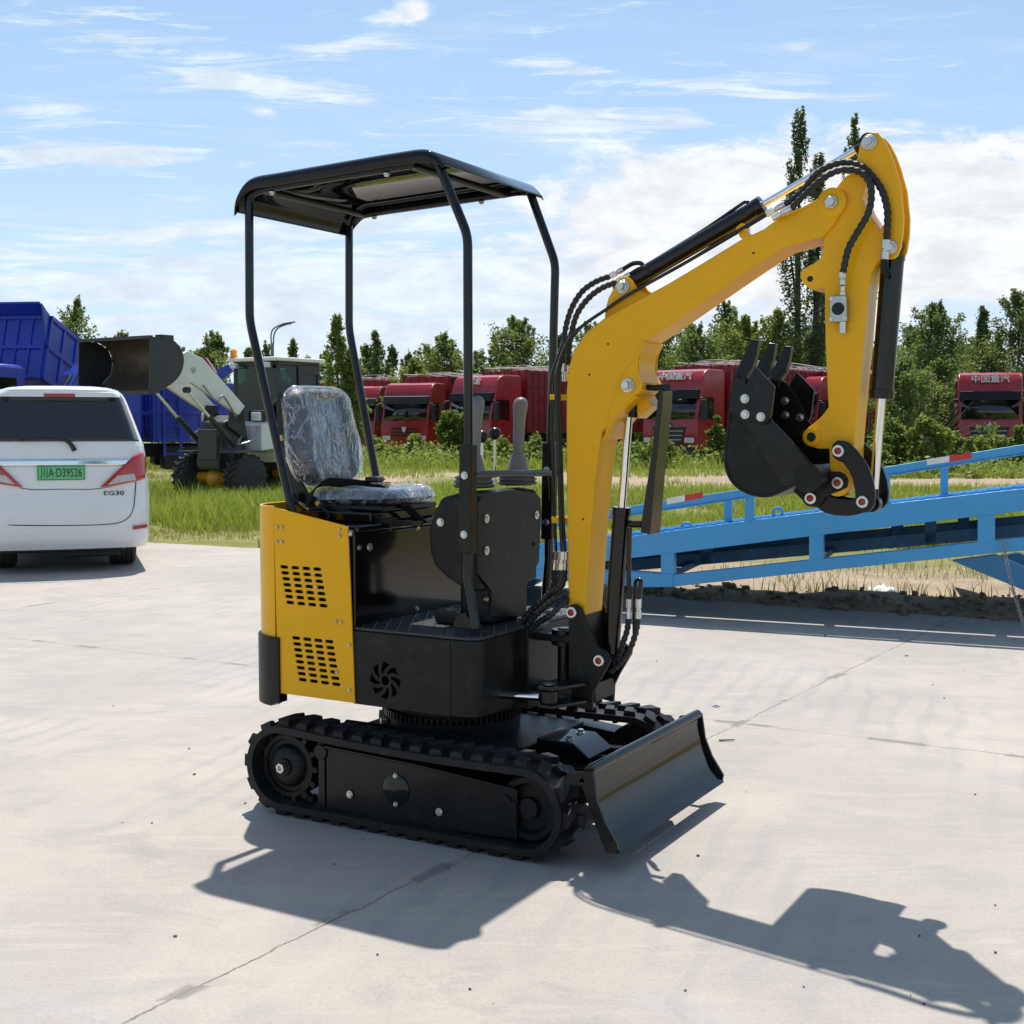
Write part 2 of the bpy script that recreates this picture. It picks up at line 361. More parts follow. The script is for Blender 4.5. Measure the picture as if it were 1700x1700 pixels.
hm = MB(); c0 = ex(640, 1195, Y=-.2); hm.cyl(c0+Vector((0, 0, -.07)), c0+Vector((0, 0, .01)), .022); hm.cyl(c0+Vector((.04, .02, -.06)), c0+Vector((.04, .02, .0)), .016); hm.build('swivel_joint', ZNC, EX, bevel=.003)
bl = MB(); ft = []
prof = [(x-.022, z) for x, z in [(.888, .352), (.902, .345), (.906, .325), (.908, .30), (.914, .265), (.925, .225), (.942, .18), (.964, .138), (.99, .105), (1.012, .080)]]
pts3 = crom([Vector((x, 0, z)) for x, z in prof], 3)
a0 = [Vector((p.x, -.492, p.z)) for p in pts3]; nb = []
for i, p in enumerate(pts3):
    t = (pts3[min(i+1, len(pts3)-1)]-pts3[max(i-1, 0)]).normalized(); nb.append(Vector((-abs(t.z) if True else 0, 0, -abs(t.x)))*.014)
bl.prism(a0+[p+q for p, q in reversed(list(zip(a0, nb)))], (0, .984, 0))
dozer = bl.build('dozer_blade', BLDM, EX, smooth=50)
MB().tube([(.874, -.49, .343), (.874, .49, .343)], .019, 20).build('top_tube', BLDM, dozer)
nb_ = [(940, 1288), (943, 1283), (984, 1279), (991, 1328), (1004, 1364), (1026, 1403), (1024, 1417), (1007, 1416), (986, 1362), (974, 1325), (966, 1304), (944, 1301)]
pl = xz(nb_, -.50)
hole = [(ex(966, 1296, Y=-.5).x+.011*math.cos(t), ex(966, 1296, Y=-.5).z+.011*math.sin(t)) for t in np.linspace(0, 2*math.pi, 16, endpoint=False)]
for Y in (-.497, .497):
    plate('end_plate', BLK, dozer, pl, [[(x-.0, z) for x, z in hole]], .012, SIDE(Y))
ba = MB()
for s in (-1, 1): ba.prism([(.46, s*.17-.025, .17), (.868, s*.17-.025, .20), (.868, s*.17-.025, .27), (.46, s*.17-.025, .24)], (0, .05, 0))
ba.bx(.84, .868, -.22, .22, .16, .29); ba.build('blade_arm', BLK, EX, bevel=.004)
bc = MB(); q = ex(958, 1222, Z=.335)
bc.prism([(q.x-.12, q.y-.10, .335), (q.x+.03, q.y-.10, .335), (q.x+.10, q.y-.10, .285), (q.x+.10, q.y-.10, .22), (q.x-.12, q.y-.10, .22)], (0, .20, 0))
bcov = bc.build('cylinder_cover', BLKG, EX, bevel=.004)
for dx, dy_ in ((-.0, -.06), (-.01, .05)): bolt(bcov, (q.x+dx, q.y+dy_, .337), (0, 0, 1), .012, h=.012)
rd = MB(); rd.cyl((q.x+.09, q.y, .26), (.872, q.y, .26), .016); rd.cyl((q.x+.09, q.y+.06, .25), (.872, q.y+.06, .25), .010); rd.build('blade_cylinder_rod', BLKG, EX)

# --- house: floor pan, floor mat, engine cover, counterweight
HX0, HX1 = -.165, .385
def corner(cx, cy, r, a0, a1, n=7): return [(cx+r*math.cos(R(a0+(a1-a0)*i/(n-1))), cy+r*math.sin(R(a0+(a1-a0)*i/(n-1)))) for i in range(n)]
h = MB()
pf = [(.27, -.415)]+corner(HX1-.06, -.355, .06, -90, 0)+corner(HX1-.06, .355, .06, 0, 90)+[(.27, .415)]
h.prism([(x, y, .445) for x, y in pf], (0, 0, .282))
h.prism([(x, y, .445) for x, y in [(-.62, -.30), (.268, -.30), (.268, .413), (-.62, .413)]], (0, 0, .280))
h.bx(.20, .42, -.10, .10, .425, .735)
base = h.build('floor_pan', BLKS, EX, bevel=.004)
fc = ex(639.5, 1130, Y=-.415); holes = []
for k in range(8):
    a = k*math.pi/4+.25; poly = []
    for i in range(7): t = i/6; rr = .029+.043*t; poly.append((rr, a+.45*t**1.1))
    for i in range(7): t = 1-i/6; rr = .029+.043*t-.005*t; poly.append((rr, a+.45*t**1.1+.30+.17*t))
    holes.append([(fc.x+r*math.cos(-q), fc.z+r*math.sin(-q)) for r, q in poly])
holes.append([(fc.x+.018*math.cos(t), fc.z+.018*math.sin(t)) for t in np.linspace(0, 2*math.pi, 20, endpoint=False)])
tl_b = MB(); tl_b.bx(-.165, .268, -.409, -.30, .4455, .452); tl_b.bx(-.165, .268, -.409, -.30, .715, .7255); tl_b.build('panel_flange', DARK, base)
plate('fan_grille_panel', BLKS, base, [(-.168, .445), (.2705, .445), (.2705, .725), (-.168, .725)], holes, .006, SIDE(-.4125))
nt_ = NT(MATF.node_tree); pb_ = [x for x in nt_.N if x.type == 'BSDF_PRINCIPLED'][0]; oc = nt_.n('ShaderNodeTexCoord').outputs['Object']; sx_ = nt_.n('ShaderNodeSeparateXYZ'); nt_.L.new(oc, sx_.inputs[0])
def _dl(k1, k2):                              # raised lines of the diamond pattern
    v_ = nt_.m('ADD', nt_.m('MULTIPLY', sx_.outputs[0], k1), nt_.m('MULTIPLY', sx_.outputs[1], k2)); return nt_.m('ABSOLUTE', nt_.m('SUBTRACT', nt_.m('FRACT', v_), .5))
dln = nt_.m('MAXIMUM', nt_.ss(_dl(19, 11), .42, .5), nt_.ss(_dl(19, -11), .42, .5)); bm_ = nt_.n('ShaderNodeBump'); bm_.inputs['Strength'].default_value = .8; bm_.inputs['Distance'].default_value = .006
nt_.L.new(dln, bm_.inputs['Height']); nt_.L.new(bm_.outputs[0], pb_.inputs['Normal']); lk = pb_.inputs['Base Color'].links[0].from_socket; nt_.L.new(nt_.mix(nt_.m('MULTIPLY', dln, .5), lk, (.075, .075, .08)), pb_.inputs['Base Color'])  # ridge lines also lightened: their sunlit edges are put into the colour
fp = MB(); pm = [(HX0, -.413)]+corner(HX1-.06, -.352, .062, -90, 0)+corner(HX1-.06, .352, .062, 0, 90)+[(HX0, .413)]
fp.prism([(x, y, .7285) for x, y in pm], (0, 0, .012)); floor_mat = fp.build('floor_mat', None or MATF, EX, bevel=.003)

panel = [(455, 842), (578, 874), (590, 1167), (463, 1150)]
pp = xz(panel, -.42); slots = []
def slot_grid(a, b, c, d, rows):              # corner slots in photo pixels: first row left/right, last row left/right
    for r in range(rows):
        for k in range(4):
            t, s = r/(rows-1), k/3
            u_ = (a[0]*(1-s)+b[0]*s)*(1-t)+(c[0]*(1-s)+d[0]*s)*t; v_ = (a[1]*(1-s)+b[1]*s)*(1-t)+(c[1]*(1-s)+d[1]*s)*t
            p = ex(400+u_/3.036, 780+v_/3.036, Y=-.42); L, h_ = .0205, .0068
            slots.append([(p.x+L-h_+h_*math.cos(q), p.z+h_*math.sin(q)) for q in np.linspace(-math.pi/2, math.pi/2, 6)]+[(p.x-L+h_+h_*math.cos(q), p.z+h_*math.sin(q)) for q in np.linspace(math.pi/2, 1.5*math.pi, 6)])
slot_grid((220, 489), (386, 500), (250, 668), (417, 684), 7); slot_grid((280, 847), (447, 865), (313, 1057), (482, 1080), 8)
ec = plate('side_panel', YEL, EX, pp, slots, .006, SIDE(-.420))
ec.name = 'engine_panel'
xb0 = pp[0][0]; zt = ex(455, 842, Y=-.42).z
def rear_plan(off, x0, n=10):                 # plan line round the rear, from the near side to the far side
    P_ = [(x0, -.42-off)]+[(-.533+(.185+off)*math.cos(R(a)), -.235+(.185+off)*math.sin(R(a))) for a in np.linspace(-90, -180, n)]
    P_ = P_[:1]+[(x, y) for x, y in P_[1:] if x < x0]
    mid = [(-.730-off, -.1), (-.734-off, 0), (-.730-off, .1)]
    return P_+mid+[(x, -y) for x, y in reversed(P_)]
def shell(off, x0, zb, ztf, th, name, m, parent, x1=None):
    P_ = rear_plan(off, x0); I_ = rear_plan(off-th, x0); s = MB(); rings = []
    if x1 is not None: P_ = P_+[(x1, .42+off)]; I_ = I_+[(x1, .42+off-th)]
    for (x, y), (a, b) in zip(P_, I_): rings.append([(x, y, zb(x)), (x, y, ztf(x)), (a, b, ztf(x)), (a, b, zb(x))])
    s.loft(rings); return s.build(name, m, parent, bevel=.0025)
ztop = lambda x: min(zt+.012, 1.123+(zt+.012-1.123)*min(1, max(0, (HX0-x)/(HX0-xb0))))
cov = shell(0, xb0-.002, lambda x: .447, lambda x: zt+.004, .012, 'engine_cover', YEL, EX)
ec.parent = cov
fs = MB(); I2 = [(xb0, .42), (HX0, .42), (HX0, .408), (xb0, .408)]
fs.loft([[(x, y, z) for x, y in I2] for z in (.447,)]+[[(xb0, .42, zt+.004), (HX0, .42, 1.123), (HX0, .408, 1.123), (xb0, .408, zt+.004)]]); fs.build('side_panel', YEL, cov, bevel=.002)
inn = MB(); pl_ = rear_plan(-.03, xb0+.1); inn.prism([(x, y, .46) for x, y in pl_]+[(HX0-.02, .39, .46), (HX0-.02, -.39, .46)], (0, 0, .60)); inn.build('engine_bay', DARK, EX)  # solid dark block standing for the shade behind the vent slots
shell(.012, ex(463, 1100, Y=-.432).x, lambda x: .395 if x < -.54 else .412, lambda x: .672, .05, 'counterweight', BLKS, EX)
for u_, v_ in ((182, 289), (207, 289), (182, 362), (207, 363), (497, 300), (497, 333), (480, 765), (505, 768), (547, 883), (547, 1109), (483, 1019), (380, 590)):
    bolt(cov, ex(400+u_/3.036, 780+v_/3.036, Y=-.424), (0, -1, 0), .0062, BRS, .005)

# --- seat box and seat
sb = MB(); sb.bx(-.60, HX0, -.405, .405, .735, 1.095); sb.bx(-.56, HX0+.015, -.40, .40, 1.097, 1.125); sb.bx(-.56, -.20, -.25, .20, 1.125, 1.165)
seatbox = sb.build('seat_box', BLKG, EX, bevel=.008)
for u_, v_, r in ((557, 320, .010), (596, 393, .008), (648, 390, .012), (728, 290, .007), (755, 290, .007), (885, 700, .008)):
    bolt(seatbox, ex(400+u_/3.036, 780+v_/3.036, X=HX0), (1, 0, 0), r)
bolt(seatbox, ex(400+888/3.036, 780+292/3.036, X=HX0), (1, 0, 0), .008, BRS)
MB().box(ex(400+740/3.036, 780+262/3.036, X=HX0)+Vector((.014, 0, 0)), (.03, .05, .035)).build('latch', BLK, seatbox, bevel=.003)
def cushion(o, up, wd, nrm, L, Wf, T, nt=26, ns=22, infl=0., wr=0., seed=0):    # padded slab: rows along up, columns across, pads bulging along nrm
    r_ = np.random.default_rng(seed); M_ = MB(); rows = []
    for side in (1, -1):
        g = []
        for i in range(nt+1):
            t = i/nt; row = []
            for j in range(ns+1):
                s = -1+2*j/ns
                e = max(0, 1-abs(s)**4)**.5*max(0, 1-abs(2*t-1)**6)**.5; cw = 1-.38*max(0, (t-.78)/.22)**2.5-.30*max(0, (.16-t)/.16)**2.5
                bol = .55+.45*min(1, max(0, (abs(s)-.45)/.25)) if side > 0 else .6
                if t > .86: bol = max(bol, .55+.45*min(1, (t-.86)/.06)) if side > 0 else bol
                p = o+up*(L*t)+wd*(Wf(t)*s*cw*(1+infl))+nrm*(side*(T*bol*e+infl*.1*e))
                if wr: p = p+nrm*(side*wr*(math.sin(5*s+7*t+3*math.sin(4*t+2*s))*.6+math.sin(11*s-8*t+3*math.sin(5*s))*.4))*min(1, e*1.5)
                row.append(p)
            g.append(row)
        rows.append(g)
    A, B = rows
    for g in (A, B):
        M_.add([p for row in g for p in row], [(i*(ns+1)+j, i*(ns+1)+j+1, (i+1)*(ns+1)+j+1, (i+1)*(ns+1)+j) for i in range(nt) for j in range(ns)])
    return M_
wrap = bpy.data.materials.new('clear_wrap'); wrap.use_nodes = True; t = NT(wrap.node_tree); t.N.clear()
gl = t.n('ShaderNodeBsdfGlossy'); gl.inputs[0].default_value = (1, 1, 1, 1); gl.inputs['Roughness'].default_value = .07
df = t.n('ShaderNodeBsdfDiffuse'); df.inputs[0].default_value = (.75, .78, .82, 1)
tr_ = t.n('ShaderNodeBsdfTransparent'); lw = t.n('ShaderNodeLayerWeight'); lw.inputs[0].default_value = .35
cc = t.n('ShaderNodeTexCoord').outputs['Object']
bp = t.n('ShaderNodeBump'); bp.inputs['Strength'].default_value = 1.; bp.inputs['Distance'].default_value = .013
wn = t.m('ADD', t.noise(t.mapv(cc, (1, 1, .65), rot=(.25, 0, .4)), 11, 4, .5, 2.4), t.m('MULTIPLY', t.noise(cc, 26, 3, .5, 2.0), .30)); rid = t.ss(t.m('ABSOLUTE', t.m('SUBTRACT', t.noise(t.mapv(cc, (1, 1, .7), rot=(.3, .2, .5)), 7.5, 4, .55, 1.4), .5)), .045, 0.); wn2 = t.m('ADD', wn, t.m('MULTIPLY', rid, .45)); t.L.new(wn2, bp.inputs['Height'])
t.L.new(bp.outputs[0], gl.inputs['Normal']); t.L.new(bp.outputs[0], lw.inputs['Normal']); t.L.new(bp.outputs[0], df.inputs['Normal'])
m1 = t.n('ShaderNodeMixShader'); t.L.new(t.m('ADD', t.m('MULTIPLY', lw.outputs['Facing'], .60), .07, clamp=True), m1.inputs[0]); t.L.new(tr_.outputs[0], m1.inputs[1]); t.L.new(gl.outputs[0], m1.inputs[2])
m2 = t.n('ShaderNodeMixShader'); t.L.new(t.m('MULTIPLY_ADD', t.m('MAXIMUM', t.ss(wn, .84, .97), rid), .20, .015), m2.inputs[0]); t.L.new(m1.outputs[0], m2.inputs[1]); t.L.new(df.outputs[0], m2.inputs[2])  # whitish diffuse along the fold ridges paints glints into the film
t.L.new(m2.outputs[0], t.n('ShaderNodeOutputMaterial').inputs[0])
seat = tag(MB().bx(-.57, -.17, -.22, .18, 1.166, 1.19).build('seat', BLK, EX, bevel=.01))
so_ = Vector((-.565, -.045, 1.262)); up = Vector((-.085, 0, .40)).normalized(); nr = Vector((.40, 0, .085)).normalized(); wd = Vector((0, 1, 0))
Wb = lambda t: .178+.035*math.exp(-((t-.34)/.28)**2)+.018*max(0, t-.6)/.4
cushion(so_, up, wd, nr, .405, Wb, .070).build('backrest', VIN, seat, smooth=80)
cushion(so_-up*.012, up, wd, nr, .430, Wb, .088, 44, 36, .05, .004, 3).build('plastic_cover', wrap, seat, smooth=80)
co_ = Vector((-.555, -.02, 1.205)); up2 = Vector((1, 0, .03)).normalized(); nr2 = Vector((-.03, 0, 1)).normalized()
Wc = lambda t: .195
cushion(co_, up2, wd, nr2, .41, Wc, .042).build('seat_cushion', VIN, seat, smooth=80)
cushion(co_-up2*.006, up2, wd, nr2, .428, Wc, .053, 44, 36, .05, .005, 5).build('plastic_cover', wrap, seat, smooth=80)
fr_ = [(459, 655), (466, 650), (476, 712), (486, 765), (497, 796), (510, 818), (535, 833), (570, 845), (640, 862), (700, 866), (700, 874), (570, 868), (520, 858), (490, 838), (474, 800), (464, 740)]
side_prism(fr_, -.225, .012, 'seat_frame', BLK, seat, .002)
for u_, v_ in ((467.5, 727), (472.5, 765)): bolt(seat, ex(u_, v_, Y=-.225), (0, -1, 0), .009, BRS)
bolt(seat, ex(528, 836, Y=-.225), (0, -1, 0), .009, BRS)
rl = MB(); rl.tube([ex(495, 833, Y=-.26), ex(513, 846, Y=-.26)], .006); rec = rl.build('recline_lever', CHR, seat)
rk = MB(); rk.ball(ex(484, 826, Y=-.26), (.022, .018, .022)); rk.cyl(ex(484, 826, Y=-.26), ex(497, 834, Y=-.26), .010); rk.tube([ex(513, 846, Y=-.26), ex(535, 845, Y=-.26), ex(546, 856, Y=-.26), ex(543, 866, Y=-.26)], .006, k=4); rk.build('handle', BLK, rec)
def ribbon(pts, wdir, w_, th=.004):
    pts = crom([Vector(p) for p in pts], 5); wdir = Vector(wdir).normalized(); m_ = MB(); rings = []
    for i, p in enumerate(pts):
        tg = (pts[min(i+1, len(pts)-1)]-pts[max(i-1, 0)]).normalized(); n_ = tg.cross(wdir).normalized()
        rings.append([p+wdir*w_/2+n_*th/2, p-wdir*w_/2+n_*th/2, p-wdir*w_/2-n_*th/2, p+wdir*w_/2-n_*th/2])
    return m_.loft(rings)
sbt = ribbon([(-.40, .13, 1.265), (-.36, .02, 1.268), (-.31, -.06, 1.266), tuple(ex(636, 812, X=-.29)), tuple(ex(656, 822, X=-.22)), tuple(ex(672, 838, X=-.155)), tuple(ex(688, 854, X=-.148)), tuple(ex(702, 868, X=-.147))], (1, .3, 0), .045).build('seat_belt', WEB, seat)
ribbon([(-.52, -.24, 1.19), (-.50, -.235, 1.24), (-.47, -.20, 1.275), (-.44, -.12, 1.272), (-.41, -.02, 1.262), (-.40, .10, 1.266)], (.7, .3, .7), .05).build('belt_strap', WEB, seat)
MB().box((-.385, .03, 1.283), (.055, .085, .022), Matrix.Rotation(.3, 3, 'Z')).build('buckle', BLK, sbt, bevel=.005)

# --- canopy
PY = .342
def cn(u, v, Y): return ex(u, v, Y=Y)
zr, zf = 2.47, 2.515
def rz(x): return 2.480+(x+.66)*.034
cprof = [(-.760, 2.352), (-.757, 2.385), (-.745, 2.42), (-.71, 2.462), (-.66, 2.480), (-.58, 2.4835), (-.45, 2.488), (-.265, 2.4945), (-.05, 2.502), (.06, 2.5045), (.11, 2.505), (.15, 2.500), (.18, 2.485), (.205, 2.462), (.222, 2.442)]
cp3 = crom([Vector((x, 0, z)) for x, z in cprof[:6]], 4)+[Vector((x, 0, z)) for x, z in cprof[6:9]]+crom([Vector((x, 0, z)) for x, z in cprof[9:]], 4)
rf = MB(); n = len(cp3); hw = .380
top = [[Vector((p.x, y, p.z)) for y in (-hw, -hw+.012, hw-.012, hw)] for p in cp3]
for i, rr in enumerate(top):
    for k in (0, 3): rr[k].z -= .012
def lipd(i): return .034*min(1, max(0, (min(i, n-1-i)-2)/9))
rows_ = [[Vector((r[0].x, -hw, r[0].z-.002-lipd(i)))]+r+[Vector((r[3].x, hw, r[3].z-.002-lipd(i)))] for i, r in enumerate(top)]
rf.add([p for r in rows_ for p in r], [(i*6+j, i*6+j+1, (i+1)*6+j+1, (i+1)*6+j) for i in range(n-1) for j in range(5)])
canopy = rf.build('canopy', BLDM, EX, solid=.006, smooth=60)
fr = MB()
for Y in (-PY, PY):
    fr.tube([(-.715, Y, 2.40), (-.66, Y, rz(-.66)-.045), (-.3, Y, rz(-.3)-.042), (.08, Y, rz(.08)-.042)], .016, 10, 4)
for x in (-.655, .06): fr.tube([(x, -PY, rz(x)-.045), (x, PY, rz(x)-.045)], .015, 10)
fr.build('roof_frame', BLK, canopy)
def post(pts, name='post', r=.0175): return MB().tube(crom([Vector(p) for p in pts], 1), r, 14).build(name, BLKG, canopy)
def bend(a, b, c, k=.04, n=5):
    a, b, c = Vector(a), Vector(b), Vector(c); p, q = b+(a-b).normalized()*k, b+(c-b).normalized()*k
    return [p*(1-t)**2+b*2*t*(1-t)+q*t*t for t in [i/n for i in range(n+1)]]
def bentpost(a, b, c): post([a]+bend(a, b, c)+[c])
bentpost(cn(724, 262, -PY), cn(776.5, 391, -PY), cn(777.5, 760, -PY))
bentpost(cn(881, 322, PY), cn(922, 437, PY), cn(914, 745, PY))
bentpost(cn(413.5, 318, -PY), cn(414.5, 532, -PY), ex(489, 868, Y=-PY))
bentpost(cn(579.6, 375, PY), cn(579.6, 546, PY), ex(632, 835, Y=PY))
for Y, (u0, v0), (u1, v1), lowp in ((-PY, (777.5, 738), (776, 919), [(776, 915), (775, 960), (783, 1000), (790, 1043)]), (PY, (913, 735), (911, 895), [(911, 890), (911, 930), (907, 975), (905, 1010)])):
    a, b = ex(u0, v0, Y=Y), ex(u1, v1, Y=Y)
    lp = MB(); ax = (b-a); lp.prism([a+Vector((sx, sy, 0)) for sx, sy in ((-.026, -.024), (.026, -.024), (.026, .024), (-.026, .024))], ax)
    lp.build('post_socket', BLK, canopy, bevel=.006)
    post([ex(*q_, Y=Y) for q_ in lowp], 'lower_post', .019)
    for f_ in (.28, .82):
        p = a+ax*f_; bolt(canopy, p+Vector((0, -.026, 0)), (0, -1, 0), .011)
for x, Y in ((-.60, -PY), (-.05, -PY), (-.6, PY), (-.05, PY)):
    bolt(canopy, (x, Y, rz(x)-.062), (0, 0, -1), .010)
bp_ = MB(); q = ex(770, 1030, Y=-.36); bp_.prism([q+Vector((-.05, 0, -.03)), q+Vector((.04, 0, -.03)), q+Vector((.035, 0, .0)), q+Vector((.0, 0, .03)), q+Vector((-.035, 0, .01))], (0, .012, 0)); bp_.build('post_foot', BLK, canopy, bevel=.003)

# --- console with levers
con = MB(); Yc0 = -.25
sidep = [(793, 822), (763, 817), (731, 826), (717, 854), (710, 882), (713, 919), (720, 939), (739, 958), (766, 976), (793, 985)]
con.prism([ex(u, v, Y=Yc0) for u, v in sidep], (0, .47, 0))
con.bx(.13, .275, -.13, .12, .742, .99)
console = con.build('console', BLKS, EX, bevel=.018, seg=4)
XF = .297
fpl = [(793, 834), (803, 824), (818.5, 818), (849.6, 813), (881, 817), (893, 821), (898, 828), (899, 854), (895, 933), (884, 955), (875, 970), (874, 1024), (816, 1024), (816, 981), (793, 953)]
MB().prism([ex(u, v, X=XF) for u, v in fpl], (-.008, 0, 0)).build('front_plate', BLKS, console, bevel=.003)
for u, v in ((807, 861), (890, 855), (807, 914)):
    p = ex(u, v, X=XF); b = MB(); b.cyl(p, p+Vector((.004, 0, 0)), .017, n=24); b.hexn(p+Vector((.003, 0, 0)), (1, 0, 0), .009, .007); b.build('bolt', ZNC, console)
bolt(console, ex(731, 867, Y=Yc0), (0, -1, 0), .012); bolt(console, ex(807, 995, X=.285), (1, 0, 0), .007, BRS)
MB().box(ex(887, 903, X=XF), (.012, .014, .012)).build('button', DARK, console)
pb = MB(); 
for s in (-1, 1): pb.prism([(.06, s*.16-.03, .742), (.20, s*.16-.03, .742), (.20, s*.16-.03, .78), (.10, s*.16-.03, .80), (.05, s*.16-.03, .775)], (0, .06, 0))
pb.build('pedal', BLK, console, bevel=.006)
def stick(u, Y, X, n='joystick'):
    pz = 1.27; b = MB()
    prof = [(0, .075), (.008, .085), (.016, .07), (.024, .082), (.032, .068), (.04, .078), (.05, .055)]
    b.lathe((X, Y, pz-.005), (0, 0, 1), prof, 24); j = b.build('joystick', GRYP, console, smooth=60)
    g = MB(); top = Vector((X+.012, Y, pz+.345))
    g.loft([ring((X, Y, pz+.05), (0, 0, 1), .048, 20), ring((X+.002, Y, pz+.085), (0, 0, 1), .036, 20), ring((X+.003, Y, pz+.12), (0, 0, 1), .027, 20)]); g.build('collar', GRYP, j, smooth=60)
    g = MB(); rr = [.021, .0225, .0235, .024, .025, .027, .029, .030, .026, .016, .003]; zz = [.115, .16, .20, .23, .26, .28, .30, .318, .335, .346, .350]
    g.loft([ring((X+.003+.016*i/10, Y, pz+z), (.05, 0, 1), r, 20) for i, (r, z) in enumerate(zip(rr, zz))]); g.build('grip', GRYP, j, smooth=70)
stick(0, ex(859, 790, X=.20).y, .20); stick(0, ex(787, 790, X=.16).y, .16)
for u, v in ((800, 726), (821.5, 721)):
    p = ex(u, v, X=.12); b = MB(); b.cyl((p.x, p.y, 1.27), p, .007); l = b.build('lever', CHR, console)
    MB().lathe(p+Vector((0, 0, -.022)), (0, 0, 1), [(0, .012), (.012, .021), (.03, .025), (.042, .021), (.05, .008), (.051, 0)], 18).build('knob', BLK, l, smooth=60)
a, b, c = ex(786, 787, Y=-.33), ex(916, 785, Y=.30), ex(917, 830, Y=.31)
hr = MB().tube([a]+bend(a, b, c, .04)+[c], .014, 12).build('handrail', BLK, canopy)
# --- boom foot bracket, swing cylinder
BY = -.075
rbk = [(440, 800), (455, 786), (475, 778), (500, 785), (528, 812), (548, 852), (645, 1078), (675, 1095), (715, 1130), (738, 1180), (650, 1330), (612, 1410), (606, 1530), (560, 1522), (470, 1500), (470, 1322), (440, 1312)]
rbk = [(840+u/4.25, 820+v/4.25) for u, v in rbk]
b = MB()
for Y in (-.10, .082): b.prism([ex(u, v, Y=-.10)*1+Vector((0, Y+.10, 0)) for u, v in rbk], (0, .018, 0))
bk0 = ex(952, 1130, Y=-.10); bk1 = ex(985, 1150, Y=-.1)
b.bx(ex(946, 1100, Y=-.1).x, ex(965, 1100, Y=-.1).x, -.082, .082, bk0.z-.02, ex(946, 1020, Y=-.1).z)
b.bx(bk0.x-.02, bk1.x, -.082, .082, bk1.z-.04, bk1.z+.03)
brk = b.build('swing_bracket', BLKS, EX, bevel=.003)
b = MB(); hx = ex(946, 1100, Y=-.1).x
for z in (.70, .50): b.bx(.40, hx-.005, -.05, .05, z-.014, z+.014); b.cyl((hx-.075, 0, z-.03), (hx-.075, 0, z+.03), .05)
b.cyl((hx-.075, 0, .46), (hx-.075, 0, .735), .026); b.build('swing_hinge', BLK, EX, bevel=.003)
pincap(brk, ex(949.5, 1016.5, Y=-.10), (0, -1, 0), .022); pincap(brk, ex(995, 1096.5, Y=-.10), (0, -1, 0), .022)
wY = -.24; s0, s1 = ex(800, 1151, Y=wY), ex(897, 1157, Y=wY)
cy = MB(); cy.cyl(s0+Vector((-.04, 0, 0)), s0+Vector((.012, 0, 0)), .034); swc = cy.build('swing_cylinder', BLK, EX, bevel=.003)
MB().cyl(s0, s1, .0155).build('rod', CHR, swc)
e = MB(); c = ex(911, 1156, Y=wY); e.cyl(c+Vector((0, 0, -.045)), c+Vector((0, 0, .045)), .020); e.cyl(c+Vector((0, 0, .040)), c+Vector((0, 0, .048)), .026); e.cyl(c+Vector((0, 0, -.022)), c+Vector((0, 0, .022)), .034)
e.build('rod_eye', BLK, swc, bevel=.003)
e = MB()
for dz in (.033, -.033): e.prism([(c.x-.03, wY-.03, c.z+dz-.006), (c.x+.03, wY-.032, c.z+dz-.006), (bk1.x-.02, -.12, c.z+dz-.006), (bk1.x-.02, -.08, c.z+dz-.006), (bk0.x-.02, -.08, c.z+dz-.006), (c.x-.03, wY+.03, c.z+dz-.006)], (0, 0, .012))
e.build('swing_lug', BLK, brk, bevel=.002)

# --- boom
bo = [(943, 1008), (942, 930), (941, 860), (940, 790), (939.5, 700), (940, 646), (944, 608), (953, 580), (972, 553), (1000, 530), (1060, 497), (1105, 473), (1167, 436), (1229, 398), (1268, 380), (1282, 369), (1295, 360), (1330, 344), (1366, 325), (1378, 319), (1390, 321), (1398, 328), (1402, 338), (1398, 349), (1385, 372), (1366, 393),
      (1300, 412), (1285, 420), (1260, 437), (1200, 478), (1150, 513), (1100, 548), (1072, 566), (1063, 580), (1058, 600), (1059, 622), (1066, 636), (1066, 648), (1058, 657), (1045, 667), (1030, 684), (1016, 704), (1000, 716), (995, 745), (988, 800), (981, 880), (976, 950), (971, 1022), (958, 1024)]
boom = side_prism(bo, BY, .15, 'boom', YEL, EX, .006, smooth=25)
gus = [(1008, 700), (1020, 665), (1034, 640), (1018, 655), (1005, 690)]
rein = [(1010, 727), (1003, 735), (1012, 690), (1021, 655), (1036, 618), (1056, 596), (1066, 577), (1063, 600), (1063, 624), (1068, 640), (1064, 650), (1050, 662), (1034, 682), (1020, 703)]
for s in (-1, 1):
    MB().prism([ex(u, v, Y=BY)+Vector((0, (-.006 if s < 0 else .15), 0)) for u, v in rein], (0, .006, 0)).build('cheek_plate', YEL, boom, bevel=.002)
def strip(pl, Y, y0, y1, th, name, m, parent):                # a bent flat bar: outline measured on plane Y, running from y0 to y1
    p = crom([ex(u, v, Y=Y) for u, v in pl], 5); a = MB(); rings = []
    for i, q in enumerate(p):
        t_ = (p[min(i+1, len(p)-1)]-p[max(i-1, 0)]).normalized(); n_ = Vector((t_.z, 0, -t_.x))*th/2
        rings.append([Vector((q.x, y0, q.z))+n_, Vector((q.x, y1, q.z))+n_, Vector((q.x, y1, q.z))-n_, Vector((q.x, y0, q.z))-n_])
    return a.loft(rings).build(name, m, parent, bevel=.0015)
strip([(1071, 568), (1061, 590), (1060, 618), (1067, 636)], BY, -.088, .088, .008, 'flange', YEL, boom)
strip([(1059, 658), (1045, 670), (1030, 688), (1016, 706), (1005, 729)], BY, -.088, .088, .008, 'flange', YEL, boom)
wg = MB(); wg.prism([ex(1056, 668, Y=-.01), ex(1068, 650, Y=-.01), ex(1082, 673, Y=-.01), ex(1058, 695, Y=-.01)], (0, .085, 0)); wg.build('stop_bracket', YEL, boom, bevel=.003)
